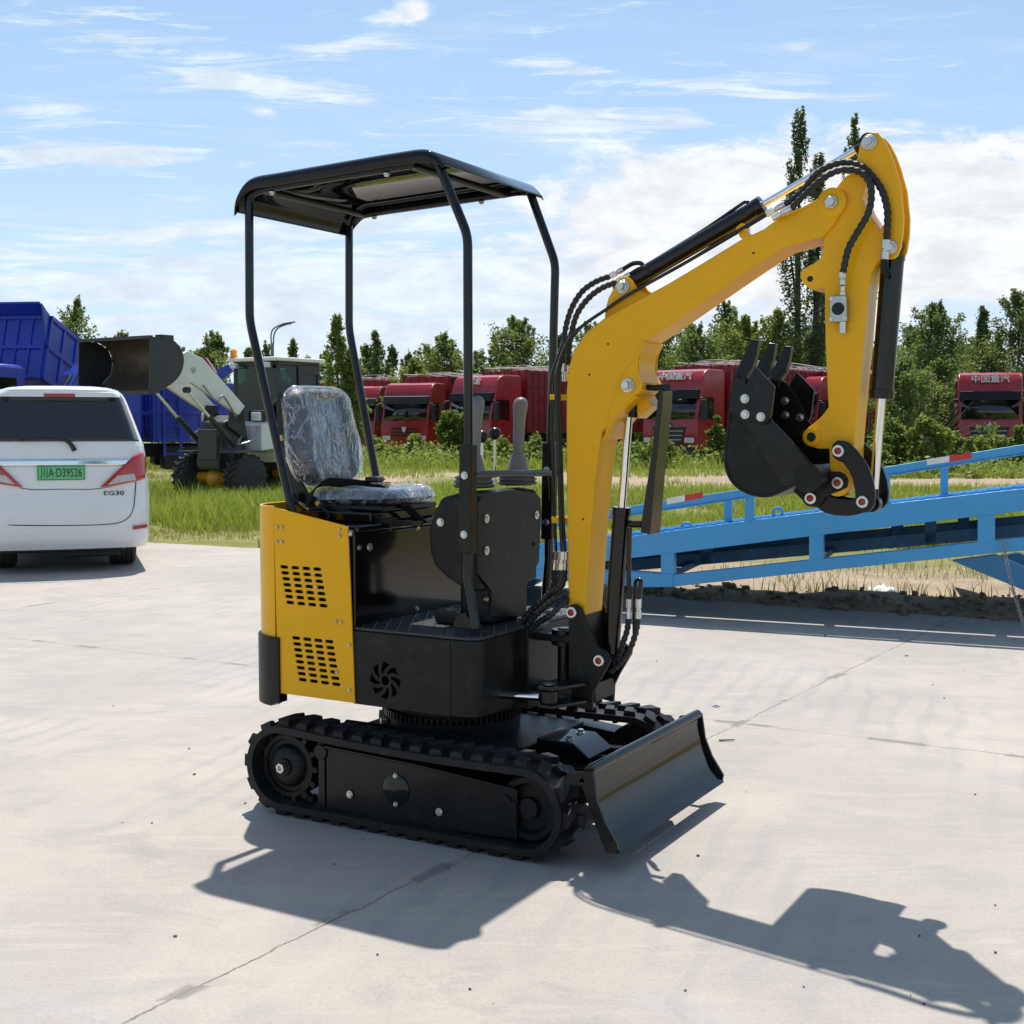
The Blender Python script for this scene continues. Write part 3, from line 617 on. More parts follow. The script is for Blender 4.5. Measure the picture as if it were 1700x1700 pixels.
ear = [(1003, 533), (1005, 512), (1010, 494), (1023, 470), (1030, 460), (1041, 459), (1049, 465), (1057, 478), (1070, 486), (1084, 487)]
eb = MB()
for Y in (-.055, .040): eb.prism([ex(u, v, Y=-.055)+Vector((0, Y+.055, 0)) for u, v in ear], (0, .015, 0))
eb.build('cylinder_ear', YEL, boom, bevel=.003)
pinhead(boom, ex(1034, 476, Y=-.057), (0, -1, 0), .021); pinhead(boom, ex(1042, 640, Y=-.083), (0, -1, 0), .022); pinhead(boom, ex(1381, 336, Y=BY), (0, -1, 0), .023)
MB().lathe(ex(1381, 336, Y=BY)+Vector((0, .03, 0)), (0, -1, 0), [(0, .048), (.034, .048), (.036, .044), (.036, 0)], 32).build('boss', YEL, boom)
for (u0, v0, u1, v1) in ((913, 655, 941, 663.5), (916, 858, 944, 869.5)):
    a, c2 = ex(u0, v0, Y=-.05), ex(u1, v1, Y=-.05); MB().bx(a.x, c2.x, -.055, .045, c2.z, a.z).build('pipe_clamp', YEL, boom, bevel=.003)
cl = MB(); cl.prism([ex(u, v, Y=-.075) for u, v in ((1221, 378), (1231, 370), (1237, 374), (1237, 384), (1246, 392), (1236, 398), (1229, 395))], (0, .05, 0)); cl.build('pipe_clamp', YEL, boom, bevel=.002)
dt = MB()
for u, v in ((1009.5, 571), (978.5, 622), (1251, 420), (968, 862)): dt.cyl(ex(u, v, Y=BY)+Vector((0, .01, 0)), ex(u, v, Y=BY)+Vector((0, -.0006, 0)), .0042, n=12)
dt.build('weld_hole', DARK, boom)  # dark dots on the surface, painted for the shade in small holes

# --- stick
AY = -.062
so2 = [(1370, 570), (1369, 482), (1366, 477), (1355, 481), (1345, 480), (1335, 472), (1328, 461), (1329, 451), (1336, 445), (1351, 437), (1362, 428), (1365, 414), (1368, 401), (1366, 372), (1372, 340), (1383, 318), (1398, 299), (1406, 291), (1420, 288), (1434, 291), (1438, 300), (1436, 312), (1430, 328), (1440, 350), (1460, 380), (1466, 400), (1464, 430), (1454, 440), (1446, 455), (1441, 482), (1434, 570), (1427, 640), (1420, 720), (1418, 745), (1418, 790), (1417, 800), (1409, 812), (1397, 818), (1388, 812), (1380, 795), (1378, 784), (1376, 745), (1358, 745), (1343, 741), (1335, 730), (1336, 718), (1342, 709), (1356, 699), (1366, 689), (1375, 676), (1373, 640)]
stk = side_prism(so2, AY, .124, 'stick', YEL, EX, .004, smooth=25)
e2 = [(1410, 293), (1421, 270), (1424, 258), (1427, 240), (1434, 226), (1444, 219.5), (1457, 220), (1467, 232), (1477, 252), (1484, 271), (1495, 310), (1500, 359), (1499, 385), (1495, 412), (1490, 424), (1483, 430), (1472, 430), (1463, 434), (1452, 420), (1456, 395), (1461, 380), (1471, 368), (1474, 345), (1468, 322), (1458, 304), (1444, 290), (1432, 296), (1418, 300)]
eb = MB()
for Y in (-.066, .022): eb.prism([ex(u, v, Y=-.066)+Vector((0, Y+.066, 0)) for u, v in e2], (0, .016, 0))
eb.build('ear_plate', YEL, stk, bevel=.003)
pinhead(stk, ex(1443, 236, Y=-.068), (0, -1, 0), .021); pinhead(stk, ex(1478, 411, Y=-.068), (0, -1, 0), .019)
hl = MB(); p = ex(1348.5, 725.5, Y=AY); hl.lathe(p, (0, -1, 0), [(-.01, .030), (.012, .030), (.014, .027), (.014, .016), (.006, .016)], 28); hl.build('boss', YEL, stk)
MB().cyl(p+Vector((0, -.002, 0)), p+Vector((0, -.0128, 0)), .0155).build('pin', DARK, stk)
p = ex(1345, 463, Y=AY); MB().cyl(p, p+Vector((0, -.001, 0)), .010, n=16).build('lug_hole', DARK, stk)  # flat dark disc painted for the shade inside the lug
for Y, s in ((AY, -1),):
    q = ex(1391, 801.5, Y=Y); MB().lathe(q+Vector((0, .005, 0)), (0, -1, 0), [(0, .045), (.012, .045), (.014, .04), (.014, 0)], 28).build('boss', YEL, stk)
MB().prism([ex(u, v, Y=-.02) for u, v in ((1395, 815), (1408, 812), (1410, 822), (1396, 824))], (0, .04, 0)).build('stop_bracket', YEL, stk, bevel=.002)
vb = MB(); a = [ex(u, v, Y=AY) for u, v in ((1382, 493), (1409, 492), (1410, 534), (1382, 536))]; vb.prism(a, (0, -.032, 0))
valve = vb.build('valve_block', ALU, stk, bevel=.002)
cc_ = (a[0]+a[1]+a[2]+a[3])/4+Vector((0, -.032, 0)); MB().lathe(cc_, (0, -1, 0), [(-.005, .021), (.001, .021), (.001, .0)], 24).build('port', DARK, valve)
for q in a: bolt(valve, q*.78+(cc_+Vector((0, .032, 0)))*.22+Vector((0, -.032, 0)), (0, -1, 0), .006)
q = ex(1399, 536, Y=AY-.016); MB().cyl(q+Vector((0, 0, .004)), q+Vector((0, 0, -.035)), .011, n=6).build('nipple', ZNC, valve, bevel=.001)

# --- bucket
BW = .205
sd_ = [(1222, 625), (1216, 655), (1212, 684), (1207, 720), (1204, 745), (1204, 765), (1209, 788), (1221, 805), (1240, 817), (1262, 823), (1280, 822), (1304, 812), (1318, 806), (1335, 813), (1352, 808), (1361, 796), (1360, 784), (1349, 773), (1317, 735), (1281, 697), (1263, 655), (1242, 628)]
bu = MB()
for Y in (-BW, BW-.010): bu.prism([ex(u, v, Y=-BW)+Vector((0, Y+BW, 0)) for u, v in sd_], (0, .010, 0))
outer = crom([ex(u, v, Y=-BW) for u, v in [(1219, 622), (1213, 655), (1209.5, 684), (1205, 720), (1202, 745), (1202, 767), (1207.5, 790), (1220, 807.5), (1239, 819.5), (1262, 825.5), (1281, 824.5), (1304, 815), (1317, 808), (1330, 797), (1340, 785), (1348, 775)]], 4)
rings = []
for i, q in enumerate(outer):
    t_ = (outer[min(i+1, len(outer)-1)]-outer[max(i-1, 0)]).normalized(); n_ = Vector((-t_.z, 0, t_.x))*(.010 if i > 5 else .016)
    rings.append([Vector((q.x, -BW-.004, q.z)), Vector((q.x, BW+.004, q.z)), Vector((q.x, BW+.004, q.z))+n_, Vector((q.x, -BW-.004, q.z))+n_])
bu.loft(rings); bucket = bu.build('bucket', BLKS, EX, bevel=.002, smooth=30)
tc_ = ex(1340, 793, Y=-BW); MB().cyl(tc_+Vector((0, .004, 0)), tc_+Vector((0, 2*BW-.004, 0)), .040, n=28).build('torque_tube', BLKS, bucket)
MB().cyl(tc_+Vector((0, -.006, 0)), tc_+Vector((0, .002, 0)), .047, n=28).build('end_cap', BLKS, bucket, bevel=.002)
cb = [ex(u, v, Y=-BW) for u, v in ((1222, 627), (1212, 682), (1231, 702), (1272, 706), (1281, 696), (1268, 660), (1246, 633), (1238, 628))]
MB().prism([q+Vector((0, -.0125, 0)) for q in [ex(u, v, Y=-BW) for u, v in ((1221, 627), (1212, 683), (1237, 701), (1262, 701), (1240, 650), (1240, 628))]], (0, .008, 0)).build('lip_plate', BLK, bucket, bevel=.002)
cut = [(1255, 609), (1287, 642), (1281, 690), (1276, 700), (1266, 705), (1235, 696), (1231, 690), (1234, 648)]
for s in (-1, 1):
    Y = -BW-.0265 if s < 0 else BW+.008
    sc_ = MB().prism([ex(u, v, Y=-BW-.02)+Vector((0, Y+BW+.02, 0)) for u, v in cut], (0, .012, 0)).build('side_cutter', BLK, bucket, bevel=.002)
    for u, v in ((1237.5, 662), (1238, 688), (1264, 692)):
        q = ex(u, v, Y=-BW-.02)
        if s < 0: bolt(sc_, Vector((q.x, Y, q.z)), (0, -1, 0), .0115, h=.009)
        else: bolt(sc_, Vector((q.x, BW-.012, q.z)), (0, -1, 0), .0115, h=.018)
MB().prism([q+Vector((0, -.0055, 0)) for q in [ex(u, v, Y=-BW) for u, v in ((1214, 684), (1236, 703), (1300, 808), (1318, 804), (1347, 774), (1317, 736), (1281, 698), (1255, 660), (1240, 640), (1222, 640))]], (0, .005, 0)).build('wear_plate', BLK, bucket, bevel=.001)
th = [(1219, 628), (1223, 612), (1246, 564), (1258, 565), (1254, 590), (1248, 612), (1240, 622), (1237, 640), (1228, 640)]
for Y in (-.20, -.022, .155):
    w0 = MB(); k = [ex(u, v, Y=-.20) for u, v in th]; cz = sum((q.z for q in k))/len(k)
    A = [q+Vector((0, Y+.20+(.008 if q.z > cz+.03 else 0), 0)) for q in k]; B = [q+Vector((0, Y+.20+.045-(.008 if q.z > cz+.03 else 0), 0)) for q in k]; m_ = len(k)
    w0.add(A+B, [tuple(range(m_)), tuple(range(2*m_-1, m_-1, -1))]+[(i, i+m_, (i+1) % m_+m_, (i+1) % m_) for i in range(m_)]); w0.build('tooth', BLK, bucket, bevel=.003)
hg = [(1345, 772), (1363, 783), (1378, 782.5), (1394, 783), (1403, 788), (1408, 797), (1406, 809), (1393, 815.5), (1380, 820), (1371, 826), (1362, 837), (1356, 842), (1346, 841), (1336, 834), (1316, 815), (1322, 800)]
hb = MB()
for Y in (-.080, .066): hb.prism([ex(u, v, Y=-.08)+Vector((0, Y+.08, 0)) for u, v in hg], (0, .014, 0))
hng = hb.build('hinge_plate', BLKS, bucket, bevel=.003)
pincap(hng, ex(1391, 801.5, Y=-.082), (0, -1, 0), .020); pincap(hng, ex(1346, 827, Y=-.082), (0, -1, 0), .020)
# --- links
tl = [(1380, 748), (1382, 738), (1389, 731), (1399, 731.5), (1410, 736), (1422, 747), (1434, 763), (1443, 780), (1450, 800), (1453, 822), (1451, 839), (1444, 848), (1434, 851), (1425, 845), (1420, 834), (1419, 815), (1415, 795), (1408, 780), (1399, 768), (1388, 763), (1382, 757)]
for i, Y in enumerate((-.100, .080)):
    o = MB().prism([ex(u, v, Y=-.10)+Vector((0, Y+.10, 0)) for u, v in tl], (0, .018, 0)).build('tipping_link', BLK, EX, bevel=.004, smooth=30)
    if i == 0:
        pincap(o, ex(1392, 748.6, Y=-.102), (0, -1, 0), .020); pincap(o, ex(1432, 833, Y=-.102), (0, -1, 0), .020); nlink = o
hk = [(1336, 826), (1341, 818), (1352, 817), (1366, 820), (1376, 822.5), (1392, 828), (1405, 829.5), (1418, 828), (1426, 824), (1440, 826), (1445, 838), (1440, 849), (1425, 854), (1408, 857), (1386, 856), (1368, 851), (1355, 842), (1342, 838)]
hb = MB()
for Y in (-.062, .048): hb.prism([ex(u, v, Y=-.062)+Vector((0, Y+.062, 0)) for u, v in hk], (0, .014, 0))
hb.cyl(ex(1346, 827, Y=-.05), ex(1346, 827, Y=-.05)+Vector((0, .10, 0)), .03); hb.bx(ex(1385, 845, Y=-.05).x, ex(1405, 845, Y=-.05).x, -.04, .04, ex(1385, 850, Y=-.05).z, ex(1385, 836, Y=-.05).z)
hb.build('bucket_link', BLK, EX, bevel=.003)
pn = MB(); q = ex(1432, 833, Y=-.06); pn.cyl(q+Vector((0, .0, 0)), Vector((q.x, .09, q.z)), .016); q = ex(1392, 748.6, Y=-.06); pn.cyl(q, Vector((q.x, .09, q.z)), .016); pn.build('link_pin', ZNC, EX)

# --- cylinders
def cylinder(a, b, k, rb, rr, name, Y=0., endcap=True):
    A, B_ = ex(*a, Y=Y), ex(*b, Y=Y); d = (B_-A).normalized(); K = A+d*((ex(*k, Y=Y)-A).dot(d)); m_ = MB()
    m_.cyl(A+d*.03, K, rb, n=26); m_.cyl(K-d*.03, K+d*.002, rb*1.10, n=26); m_.cyl(A+Vector((0, -.028, 0)), A+Vector((0, .028, 0)), .030, n=22); m_.cyl(A+d*.03, A+d*.05, rb*1.06, n=26)
    o = m_.build(name, BLKG, EX, bevel=.003); r_ = MB(); r_.cyl(K, B_-d*.03, rr, n=22); rod = r_.build('rod', CHR, o)
    e_ = MB(); e_.cyl(B_+Vector((0, -.022, 0)), B_+Vector((0, .022, 0)), .028, n=22); e_.cyl(B_-d*.05, B_-d*.01, rr*1.15); e_.build('rod_eye', BLK, rod, bevel=.002)
    return o, A, d
ac, A_, d_ = cylinder((1034, 476), (1443, 236), (1266, 340), .030, .0118, 'stick_cylinder', -.008)
bcy, A2, d2 = cylinder((1484, 408), (1449, 836), (1461, 661), .037, .0150, 'bucket_cylinder', 0)
bm_, A3, d3 = cylinder((1013, 1097), (1048, 640), (1033, 843), .032, .0155, 'boom_cylinder', -.005)
m_ = MB(); m_.cyl(ex(1052, 668, Y=-.005), ex(1050, 693, Y=-.005), .019); m_.build('rod_collar', BLK, bm_, bevel=.002)
m_ = MB(); m_.tube([ex(1060, 641, Y=-.03), ex(1085, 644, Y=-.03), ex(1108, 643, Y=-.03)], .011, 12); m_.cyl(ex(1062, 641, Y=-.03), ex(1068, 642, Y=-.03), .018); m_.cyl(ex(1107, 643, Y=-.05), ex(1107, 643, Y=.03), .014); m_.build('guard_bar', BLK, bm_)
gd = side_prism([(1091, 668), (1095, 650), (1100, 648), (1099, 672), (1089, 770), (1079, 888), (1063, 884), (1068, 840), (1082, 750)], -.05, .095, 'cylinder_guard', BLKG, EX, .003)
m_ = MB(); m_.tube([ex(1045, 870, Y=-.01), ex(1066, 870, Y=-.01)], .014); m_.build('guard_bar', BLK, bm_)

# --- hoses, pipes and their fittings
def hose(pl, Y, r=.011, name='hydraulic_hose', rib=True, k=8, Ys=None, m=None):
    n_ = len(pl); P_ = [ex(u, v, Y=(Y if Ys is None else Ys[i])) for i, (u, v) in enumerate(pl)]
    P_ = crom(P_, k)
    if rib:                                    # spiral guard: a fine ripple of the radius
        L = [0]
        for i in range(1, len(P_)): L.append(L[-1]+(P_[i]-P_[i-1]).length)
        N_ = int(L[-1]/.0055); q_ = np.linspace(0, L[-1], N_); arr = np.array([tuple(p) for p in P_]); arr = np.stack([np.interp(q_, L, arr[:, c_]) for c_ in range(3)], 1)
        P_ = [Vector(a_) for a_ in arr]; rr = [r*(1.0+.10*(1 if (i//2) % 2 else -1)) for i in range(len(P_))]
        return MB().tube(P_, rr, 10).build(name, HOS, EX, smooth=60)
    return MB().tube(P_, r, 9).build(name, m or BLKG, EX, smooth=60)
def fitting(par, a, b, Y, r=.012, Y2=None):
    A, B_ = ex(*a, Y=Y), ex(*b, Y=Y if Y2 is None else Y2); d = B_-A; m_ = MB()
    m_.cyl(A, A+d*.45, r, n=6); m_.cyl(A+d*.45, A+d*.6, r*.75, n=14); m_.cyl(A+d*.6, B_, r*.95, n=16)
    return m_.build('fitting', ZNC, par, bevel=.001)
def z6(l): return [(1260+u/4.722, 200+v/4.722) for u, v in l]
def z5(l): return [(880+u/2.576, 200+v/2.576) for u, v in l]
def z7(l): return [(840+u/4.25, 820+v/4.25) for u, v in l]
h1 = hose(z6([(200, 660), (330, 560), (450, 420), (560, 355), (680, 328), (800, 360), (880, 430), (960, 540), (1003, 680), (1008, 800), (1000, 940)]), -.085, .0112)
fitting(h1, *z6([(60, 735), (205, 655)]), -.085); fitting(h1, *z6([(1000, 935), (985, 1090)]), -.085, .014)
h2 = hose(z6([(250, 690), (370, 570), (480, 470), (600, 400), (720, 382), (820, 420), (872, 500), (880, 620), (850, 740), (770, 880), (700, 1010), (660, 1190)]), -.105, .0112)
fitting(h2, *z6([(105, 765), (255, 685)]), -.105); fitting(h2, *z6([(656, 1190), (656, 1290)]), -.095); fitting(h2, *z6([(656, 1375), (656, 1290)]), -.08, .010, -.095)
MB().tube([ex(*q, Y=-.07) for q in z6([(985, 1085), (985, 1170), (1020, 1220)])], .013, 12).build('elbow', BLK, bcy)
ha = hose(z5([(345, 665), (280, 690), (220, 735), (175, 810), (150, 900), (142, 980), (145, 1045)]), .03, .0108)
hb_ = hose(z5([(375, 690), (310, 715), (250, 760), (200, 830), (175, 920), (165, 1000), (165, 1045)]), -.03, .0108)
for hh, dxy, Y in ((ha, (0, 0), .03), (hb_, (30, 22), -.03)):
    u, v = dxy; fitting(hh, *z5([(345+u, 665+v), (400+u, 635+v)]), Y); MB().tube(crom([ex(*q, Y=Y) for q in z5([(400+u, 635+v), (440+u, 612+v), (475+u, 612+v), (485+u, 635+v)])], 4), .0085, 9).build('elbow', BLK, hh)
fitting(ha, *z5([(148, 1040), (150, 1115)]), -.03, .013); 
for i, (dx, Y) in enumerate(((0, -.088), (8, -.062), (-14, .0))):
    pth = z5([(1010+dx, 400), (900+dx, 466), (700, 588), (500, 700), (400, 757), (320, 812), (230, 874), (165+dx, 940), (130+dx, 1020), (112+dx*1.5, 1100), (112+dx*1.5, 1200), (120+dx*1.6, 1400), (128+dx*1.6, 1690)])+z7([(395+dx*3, 405)])
    pp_ = hose(pth, Y, .0062, 'hydraulic_pipe', False)
    fitting(pp_, *z7([(395+dx*3, 405), (385+dx*3, 535)]), Y, .013)
    hose(z7([(385+dx*3, 530), (385+dx*3, 600), (360+dx*2, 670), (300+dx, 720), (230, 780+i*12), (170, 830+i*14), (120, 900)]), Y, .0125, Ys=[Y, Y, Y, Y*.8, Y*.5-.02, -.06+.05*i, -.06+.06*i])
hose(z7([(435, 690), (350, 740), (270, 800), (200, 870), (150, 930)]), 0, .0115, Ys=[-.08, -.1, -.1, -.09, -.08])
hose(z7([(435, 740), (380, 790), (310, 860), (240, 900), (170, 960)]), 0, .0115, Ys=[-.08, -.11, -.12, -.1, -.08])
hose(z5([(490, 622), (600, 556), (750, 463), (895, 364), (918, 350), (934, 352), (945, 374)]), -.008, .0062, 'hydraulic_pipe', False)
hc = hose(z7([(872, 240), (868, 400), (866, 560), (868, 740)]), -.02, .0095, 'hydraulic_pipe', False)
fitting(hc, *z7([(868, 740), (866, 880)]), -.02); hose(z7([(866, 870), (855, 960), (830, 1040), (800, 1130), (750, 1205), (715, 1245)]), -.02, .011)
hd = hose(z7([(908, 980), (908, 800), (912, 680), (918, 620), (937, 604), (952, 622), (945, 690), (937, 750)]), 0, .0085, 'hydraulic_pipe', False, Ys=[.0, .0, -.0, -.0, -.02, -.03, -.03, -.03])
fitting(hd, *z7([(937, 740), (933, 880)]), -.03); hose(z7([(932, 870), (920, 960), (890, 1060), (850, 1140), (790, 1210), (735, 1255)]), -.03, .011)
# ------------------------------------------------------------------ ground
def ground_mat(name, slab):
    m = bpy.data.materials.new(name); m.use_nodes = True; t = NT(m.node_tree); t.N.clear()
    p = t.n('ShaderNodeBsdfPrincipled'); t.L.new(p.outputs[0], t.n('ShaderNodeOutputMaterial').inputs[0])
    c = t.n('ShaderNodeTexCoord').outputs['Object']; s_ = t.n('ShaderNodeSeparateXYZ'); t.L.new(c, s_.inputs[0]); X, Y = s_.outputs[0], s_.outputs[1]
    if slab:
        big = t.noise(c, .55, 6, .6, .6); mid = t.noise(c, 2.6, 8, .66, .4); fine = t.noise(c, 38, 6, .7); spk = t.noise(c, 210, 3, .6)
        br = t.noise(t.mapv(c, (1.2, 9, 1), rot=(0, 0, .18)), 1.6, 6, .6, .8)     # broom and float marks
        col = t.mix(t.ss(big, .3, .7), (.338, .308, .276), (.422, .382, .333))
        col = t.mix(t.m('MULTIPLY', t.ss(mid, .42, .70), .65), col, (.298, .280, .262))
        col = t.mix(t.m('MULTIPLY', t.ss(br, .5, .75), .45), col, (.462, .418, .362))
        col = t.mix(t.m('MULTIPLY', t.ss(fine, .52, .8), .25), col, (.30, .285, .265))
        col = t.mix(t.m('MULTIPLY', t.ss(spk, .68, .74), .35), col, (.16, .15, .14))
        # grey-blue rubber scuffs and lug prints, in bands that cross the yard
        wv = t.n('ShaderNodeTexWave', wave_type='BANDS'); t.L.new(t.mapv(c, (1, 1, 1), rot=(0, 0, .35)), wv.inputs[0]); wv.inputs['Scale'].default_value = 2.0; wv.inputs['Distortion'].default_value = 3.5; wv.inputs['Detail'].default_value = 3; wv.inputs['Detail Scale'].default_value = 1.2
        band = t.m('MULTIPLY', t.ss(t.noise(t.mapv(c, (1, .5, 1), (2, 0, 0), (0, 0, -.3)), .75, 3, .5, .6), .44, .62), t.ss(wv.outputs[1], .55, .95))
        col = t.mix(t.m('MULTIPLY', band, .30), col, (.245, .245, .262))
        sc2 = t.m('MULTIPLY', t.ss(t.noise(t.mapv(c, (.6, 1.4, 1), (7, 3, 0)), .9, 7, .7, 1.2), .55, .72), .4); col = t.mix(sc2, col, (.335, .345, .36))
        ag = t.noise(c, 75, 5, .75); col = t.mix(t.m('MULTIPLY', t.ss(ag, .50, .70), .42), col, (.24, .222, .20)); col = t.mix(t.m('MULTIPLY', t.ss(ag, .48, .30), .32), col, (.50, .47, .42))
        st_n = t.noise(t.mapv(c, (.8, 1.2, 1), (11, 4, 0)), 1.9, 8, .75, 1.5); col = t.mix(t.m('MULTIPLY', t.ss(st_n, .54, .68), .42), col, (.245, .232, .218))
        wob = t.m('MULTIPLY', t.m('SUBTRACT', t.noise(c, 5, 8, .75), .5), .06)
        H = None
        for (a, b, wd_, patch) in JOINTS:
            dx, dy_ = b[0]-a[0], b[1]-a[1]; L = math.hypot(dx, dy_); nx, ny = -dy_/L, dx/L
            d = t.m('ABSOLUTE', t.m('ADD', t.m('SUBTRACT', t.m('ADD', t.m('MULTIPLY', X, nx), t.m('MULTIPLY', Y, ny)), a[0]*nx+a[1]*ny), wob))
            ln = t.m('SUBTRACT', 1., t.ss(d, wd_*.5, wd_*1.6))
            pn_ = t.ss(t.noise(t.mapv(c, (1, 1, 1), (patch*3.7, 1, 0)), 2.6, 5, .6), .545, .575)
            pw = t.m('MULTIPLY', t.m('SUBTRACT', 1., t.ss(d, .016, .04)), pn_)
            col = t.mix(t.m('MULTIPLY', t.m('MAXIMUM', ln, 0), t.m('MULTIPLY_ADD', t.ss(t.noise(t.mapv(c, (1, 1, 1), (patch*2.1, 5, 0)), 1.7, 4, .6), .34, .56), .65, .28)), col, (.15, .13, .11)); col = t.mix(t.m('MULTIPLY', pw, .85), col, (.205, .186, .165))
            H = ln if H is None else t.m('MAXIMUM', H, ln)
        h_ = t.m('SUBTRACT', t.m('ADD', t.m('MULTIPLY', fine, .5), t.m('MULTIPLY', mid, .7)), t.m('MULTIPLY', H, 1.2))
        rough = .72
    else:
        n1_ = t.noise(c, .16, 6, .6, .5); n2_ = t.noise(c, 1.3, 7, .65); n3_ = t.noise(c, 14, 6, .7)
        soil = t.mix(t.ss(n2_, .3, .7), (.30, .225, .15), (.44, .345, .24)); soil = t.mix(t.m('MULTIPLY', t.ss(n3_, .5, .75), .5), soil, (.20, .145, .095))
        grass_ = t.mix(t.ss(n2_, .35, .7), (.15, .165, .036), (.27, .25, .075)); grass_ = t.mix(t.m('MULTIPLY', t.ss(n3_, .5, .7), .5), grass_, (.30, .27, .12))
        track_ = t.m('MULTIPLY', t.ss(Y, 29, 31.5), t.m('SUBTRACT', 1., t.ss(Y, 38, 43)))                    # the bare earth lane
        lane2 = t.m('SUBTRACT', 1., t.ss(t.m('ADD', Y, t.m('MULTIPLY', X, .75)), 15.2, 17.5)); lane2 = t.m('MULTIPLY', lane2, t.ss(X, -1.5, 1.2))                      # spoil along the slab edge
        bare = t.m('MAXIMUM', t.m('MULTIPLY', track_, t.ss(n1_, .30, .52)), lane2)
        bare = t.m('MAXIMUM', bare, t.m('MULTIPLY', t.ss(t.noise(c, .55, 5, .6), .56, .66), .8))
        col = t.mix(bare, grass_, soil); h_ = t.m('ADD', n3_, t.m('MULTIPLY', n2_, 2)); rough = .9
    t.L.new(col, p.inputs['Base Color']); p.inputs['Roughness'].default_value = rough; p.inputs['Specular IOR Level'].default_value = .3
    b = t.n('ShaderNodeBump'); b.inputs['Strength'].default_value = .35 if slab else .8; b.inputs['Distance'].default_value = .006 if slab else .05
    t.L.new(h_, b.inputs['Height']); t.L.new(b.outputs[0], p.inputs['Normal']); return m
def gp(u, v): return wp(u, v, z=0)
JOINTS = [(gp(212, 1695), gp(1500, 1068), .0035, 1), (gp(0, 1057), gp(1700, 1256), .0035, 3), (gp(20, 1010), gp(420, 955), .003, 5)]
EDGE = [(-40, 31), (-12, 22), (-6.5, 18.2), (-4.6, 16.55), (-3.0, 15.75), (-.8, 13.6), (.95, 11.6), (2.4, 10.6), (4.3, 9.7), (9, 7.5), (30, -3)]
SLAB = ground_mat('concrete', True); EARTH = ground_mat('earth', False)
edge2 = []
for i in range(len(EDGE)-1):
    k = 14
    for j in range(k): t_ = j/k; edge2.append((EDGE[i][0]*(1-t_)+EDGE[i+1][0]*t_+random.uniform(-.03, .03), EDGE[i][1]*(1-t_)+EDGE[i+1][1]*t_+random.uniform(-.03, .03)))
edge2.append(EDGE[-1])
o = MB().prism([(x, y, -.12) for x, y in edge2]+[(30, -25, -.12), (-40, -25, -.12)], (0, 0, .12)).build('concrete_yard', SLAB); o['kind'] = 'structure'
def edge_y(x): return np.interp(x, [e_[0] for e_ in EDGE], [e_[1] for e_ in EDGE])
def rise(x, y):                               # height of the earth
    from mathutils import noise as N_
    d = y-float(edge_y(x)); b = N_.noise((x*.35, y*.35, 1))*.05+N_.noise((x*1.7, y*1.7, 4))*.025+N_.noise((x*5.5, y*5.5, 7))*.012
    far = max(0, min(1, (y-20)/30))*.06
    bank = .07*math.exp(-((d-.55)/.5)**2)*max(0, min(1, (x-.3)/1.))*(1+1.2*N_.noise((x*2.2, y*2.2, 9)))
    s_ = max(0, min(1, (d-.1)/.6))
    return (-.025+s_*.02+(b+far)*s_+bank) if d > -.4 else -.06
ys = [-40, -10, 0, 4, 7]+list(np.arange(7.5, 19, .09))+list(np.arange(19, 48, .4))+list(np.arange(48, 90, 3))+[100, 130, 180, 260, 400, 700, 1200, 2400]
xs = [-1600, -800, -400, -200, -100, -60, -40, -30]+list(np.arange(-22, -3.2, .4))+list(np.arange(-3.2, 8, .09))+list(np.arange(8, 30, .6))+[34, 40, 60, 100, 200, 400, 800, 1600]
g = MB(); vs = [(x, y, rise(x, y) if abs(x) < 60 and -5 < y < 130 else -.06 if y < 60 else 0.) for y in ys for x in xs]; nx = len(xs)
g.add(vs, [(j*nx+i, j*nx+i+1, (j+1)*nx+i+1, (j+1)*nx+i) for j in range(len(ys)-1) for i in range(nx-1)])
o = g.build('ground', EARTH, smooth=180); o['kind'] = 'structure'
# ------------------------------------------------------------------ blue loading ramp
RBLU = mat('ramp_blue_paint', (.050, .315, .62), .34, var=.06, vs=2, bump=.04, bs=10, rv=.05, dust=.06)
WHT = mat('white_reflector', (.72, .72, .72), .35); RED = mat('red_reflector', (.55, .03, .03), .3)
STEEL = mat('galvanised_steel', (.36, .36, .37), .45, .8, var=.25, vs=12)
W1 = Vector((1.17, 9.96, 0)); rd_ = Vector((.9374, -.3484, 0)).normalized(); rn_ = Vector((.3484, .9374, 0)).normalized()
RAMP = empty('loading_ramp', W1, math.atan2(rd_.y, rd_.x), 'sky blue steel loading ramp sloping up to the right behind the excavator arm', 'loading ramp')
def rp(u, v, off=0.):                          # ramp frame: x along it, y away from the yard, z up
    r_ = _ray(u, v); t_ = ((W1+rn_*off)-_O).dot(rn_)/r_.dot(rn_); p = _O+r_*t_
    return Vector(((p-W1).dot(rd_), off, p.z))
def rplate(pl, th, name, m=RBLU, off=0., par=None, bevel=.004): return MB().prism([rp(u, v, off) for u, v in pl], (0, th, 0)).build(name, m, par or RAMP, bevel=bevel)
rplate([(885, 912), (1058, 889), (1237, 865), (1478, 836), (1700, 811), (1960, 781), (1960, 817), (1700, 848), (1340, 891), (1121, 918), (885, 946)], .09, 'side_beam')
rplate([(1117, 954.5), (1400, 924), (1700, 892), (1960, 864), (1960, 886), (1700, 913.5), (1400, 944), (1117, 974)], .09, 'lower_chord', off=.003)
rplate([(885, 944), (1053, 949.5), (1117, 954), (1117, 974.5), (1068, 975), (885, 961)], .12, 'toe_block', off=-.004)
